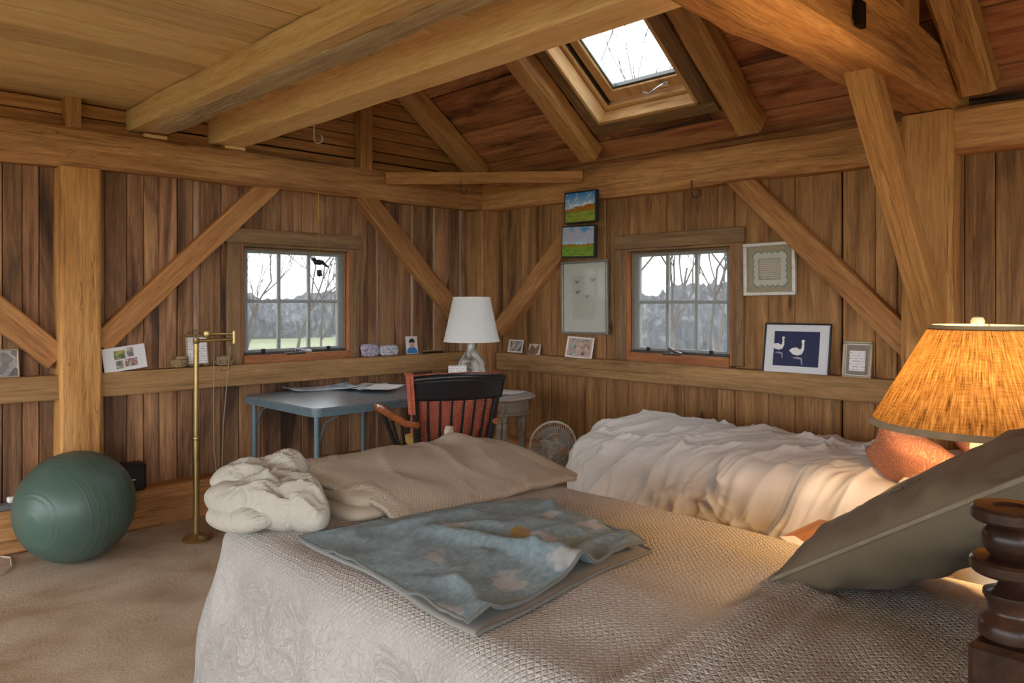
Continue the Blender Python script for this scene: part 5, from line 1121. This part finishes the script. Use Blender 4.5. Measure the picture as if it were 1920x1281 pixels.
for nm, px, w, h, mt, lb in (('bead_bag', 695, 0.075, 0.095, M_bead1, 'clear bag of purple and white beads leaning on the wall'), ('bead_bag', 730, 0.08, 0.078, M_bead2, 'clear bag of silvery beads beside the purple bead bag')):
    t = ledge_thing(nm, lb, 'bag', px, 0.055, -0.2); mb = MB(); lump(mb, (0, 0, h * 0.46), (w, 0.014, h * 0.47), px, amp=0.15, e=0.5); weld(mb.build('beads', mt, t, smooth='all')); MB().bbox(-w * 0.95, w * 0.95, -0.002, 0.002, h * 0.9, h, 0.001).build('seal', M_grey_al, t)
t = ledge_thing('portrait_card', 'curled portrait card of a person in a dark cap and blue jacket', 'photo', 773, 0.05, -0.12)
panel(t, 'card', -0.055, 0.055, 0, 0.135, 0, plain('card_pale', 'd9d4d0', 0.6, var=0.03), 0.002)
MB().poly([(-0.05, 0.004), (0.05, 0.004), (0.045, 0.03), (0.022, 0.052), (-0.022, 0.052), (-0.045, 0.035)], -0.0032, -0.0022).build('printed_jacket', plain('print_blue', '3a78b4', 0.6), t)
MB().poly([(0.022 * math.cos(a), 0.074 + 0.028 * math.sin(a)) for a in [2 * math.pi * k / 16 for k in range(16)]], -0.0044, -0.0034).build('printed_face', plain('print_skin', 'c89a84', 0.6), t)
MB().poly([(-0.026, 0.084), (-0.024, 0.104), (-0.01, 0.116), (0.012, 0.116), (0.025, 0.104), (0.027, 0.084), (0, 0.09)], -0.0056, -0.0046).build('printed_cap', plain('print_cap', '2c2c34', 0.6), t)
t = ledge_thing('incense_tray', 'thin dark incense tray with brass studs on the ledge end', 'tray', 812, 0.045)
MB().bbox(-0.09, 0.09, -0.018, 0.018, 0, 0.012, 0.003).build('tray', M_walnut, t); MB().tube([(-0.1, 0, 0.016), (0.085, 0, 0.022)], 0.004, 6).build('stick', M_stone, t, smooth=True)

# ------------------------------------------------------------------ hooks, hanging bird, heater, cords
M_hook = plain('hook_steel', 'b8b6b2', 0.35, 0.4, 0.6); M_hookd = plain('hook_iron', '4a4440', 0.5, 0.3, 0.5)
def hook(label, p, s, mat, ax=(1, 0, 0), up=0.5):
    ax = Vector(ax); pts = [Vector((0, 0, s * up)), Vector((0, 0, -s * 0.35))] + [ax * (s * 0.22 * (1 - math.cos(a))) + Vector((0, 0, -s * 0.35 - s * 0.22 * math.sin(a))) for a in [math.pi * k / 10 * 1.3 for k in range(1, 11)]]
    o = MB().tube(pts, s * 0.035, 6).build('ceiling_hook', mat, None, smooth=True); o.location = p; tag(o, label, 'hook')
p = hit(583, 240, 2, 2.28); hook('curled pale steel hook under the deep loft joist', (p.x + 0.02, p.y, 2.26), 0.11, M_hook, VR)
p = hit(834, 335, 1, -0.03); hook('dark wire hook on the thin corner board', (-0.60, -0.425, 2.135), 0.10, M_hookd, VR)
hook('dark iron hook hanging from the eaves plate above the window', (hit(1297, 355, 0, -0.01).x, hit(1297, 355, 0, -0.01).y, 2.03), 0.13, M_hookd, (0, -1, 0), 0.3)
pb = hit(598, 492, 1, -0.02)
hg = thing('bird_ornament', 'dark little bird ornament hanging on a cord before the gable window', 'ornament', pb)
bb_ = MB(); lump(bb_, (0, 0, 0), (0.042, 0.018, 0.019), 1.0, amp=0.0, e=1.0); weld(bb_.build('body', M_black, hg, smooth='all'))
bb_ = MB(); lump(bb_, (-0.036, 0, 0.016), (0.017, 0.014, 0.014), 1.0, amp=0.0, e=1.0, n=(20, 12)); weld(bb_.build('head', M_black, hg, smooth='all'))
MB().tube([(-0.05, 0, 0.016), (-0.064, 0, 0.012)], [0.004, 0.001], 6).build('beak', M_black, hg); MB().poly([(0.03, 0.004), (0.075, -0.028), (0.068, -0.034), (0.025, -0.012)], -0.008, 0.008).build('tail', M_black, hg)
mb = MB(); lump(mb, (0.004, 0, -0.075), (0.016, 0.012, 0.022), 5.0, amp=0.4); mb.tube([(0, 0, -0.015), (0.004, 0, -0.06)], 0.0015, 5); mb.build('charm', M_black, hg, smooth='all')
MB().tube([(0, 0, 0.012), (-0.002, 0, 0.28)], 0.0015, 5).tube([(-0.002, 0, 0.28), (-0.004, 0, 0.36)], 0.006, 8).tube([(-0.004, 0, 0.36), (-0.004, 0, 2.05 - pb.z)], 0.004, 6).build('cord', plain('cord_yellow', 'b8973f', 0.7), hg, smooth=True)
ht = thing('space_heater', 'small black heater box on the sill timber behind the ball', 'heater', (hit(250, 890, 1, -0.1).x, -0.015, 0.228))
MB().bbox(-0.10, 0.085, -0.05, 0.05, 0, 0.155, 0.012).build('body', M_black, ht)
MB().bbox(-0.085, 0.07, -0.056, -0.049, 0.015, 0.14, 0.004).build('grille', plain('grille_dark', '2b2a2b', 0.4), ht); MB().box(0.0, 0.02, -0.058, -0.055, 0.065, 0.072).build('badge', M_white, ht)
ps = thing('power_strip', 'grey power strip with white plug on the sill timber beyond the ball', 'power strip', (hit(10, 955, 1, -0.02).x - 0.03, -0.01, 0.228))
MB().bbox(-0.14, 0.12, -0.03, 0.03, 0, 0.035, 0.006).build('body', plain('strip_grey', '6c6a68', 0.5), ps); MB().bbox(0.04, 0.09, -0.02, 0.02, 0.035, 0.065, 0.006).build('plug', M_white, ps)
p0 = FZ(-20, 1040, 0.006)
tag(MB().tube([p0 + Vector((0.0, 0, 0)), FZ(20, 1046, 0.006), FZ(22, 1062, 0.006), FZ(5, 1076, 0.006), FZ(-30, 1088, 0.006)], 0.004, 6).build('extension_cord', plain('cord_white', 'c9c2b8', 0.6), None, smooth=True), 'white cord lying in a loop on the carpet by the ball', 'cord')
q = hit(190, 840, 1, -0.045)
tag(MB().tube([(q.x + 0.01, -0.04, 0.23), (q.x, -0.042, 0.36), (q.x - 0.005, -0.038, 0.43)], 0.004, 6).build('lamp_cord', bpy.data.materials['cord_white'], None, smooth=True), 'short white cord running up the post face behind the ball', 'cord')
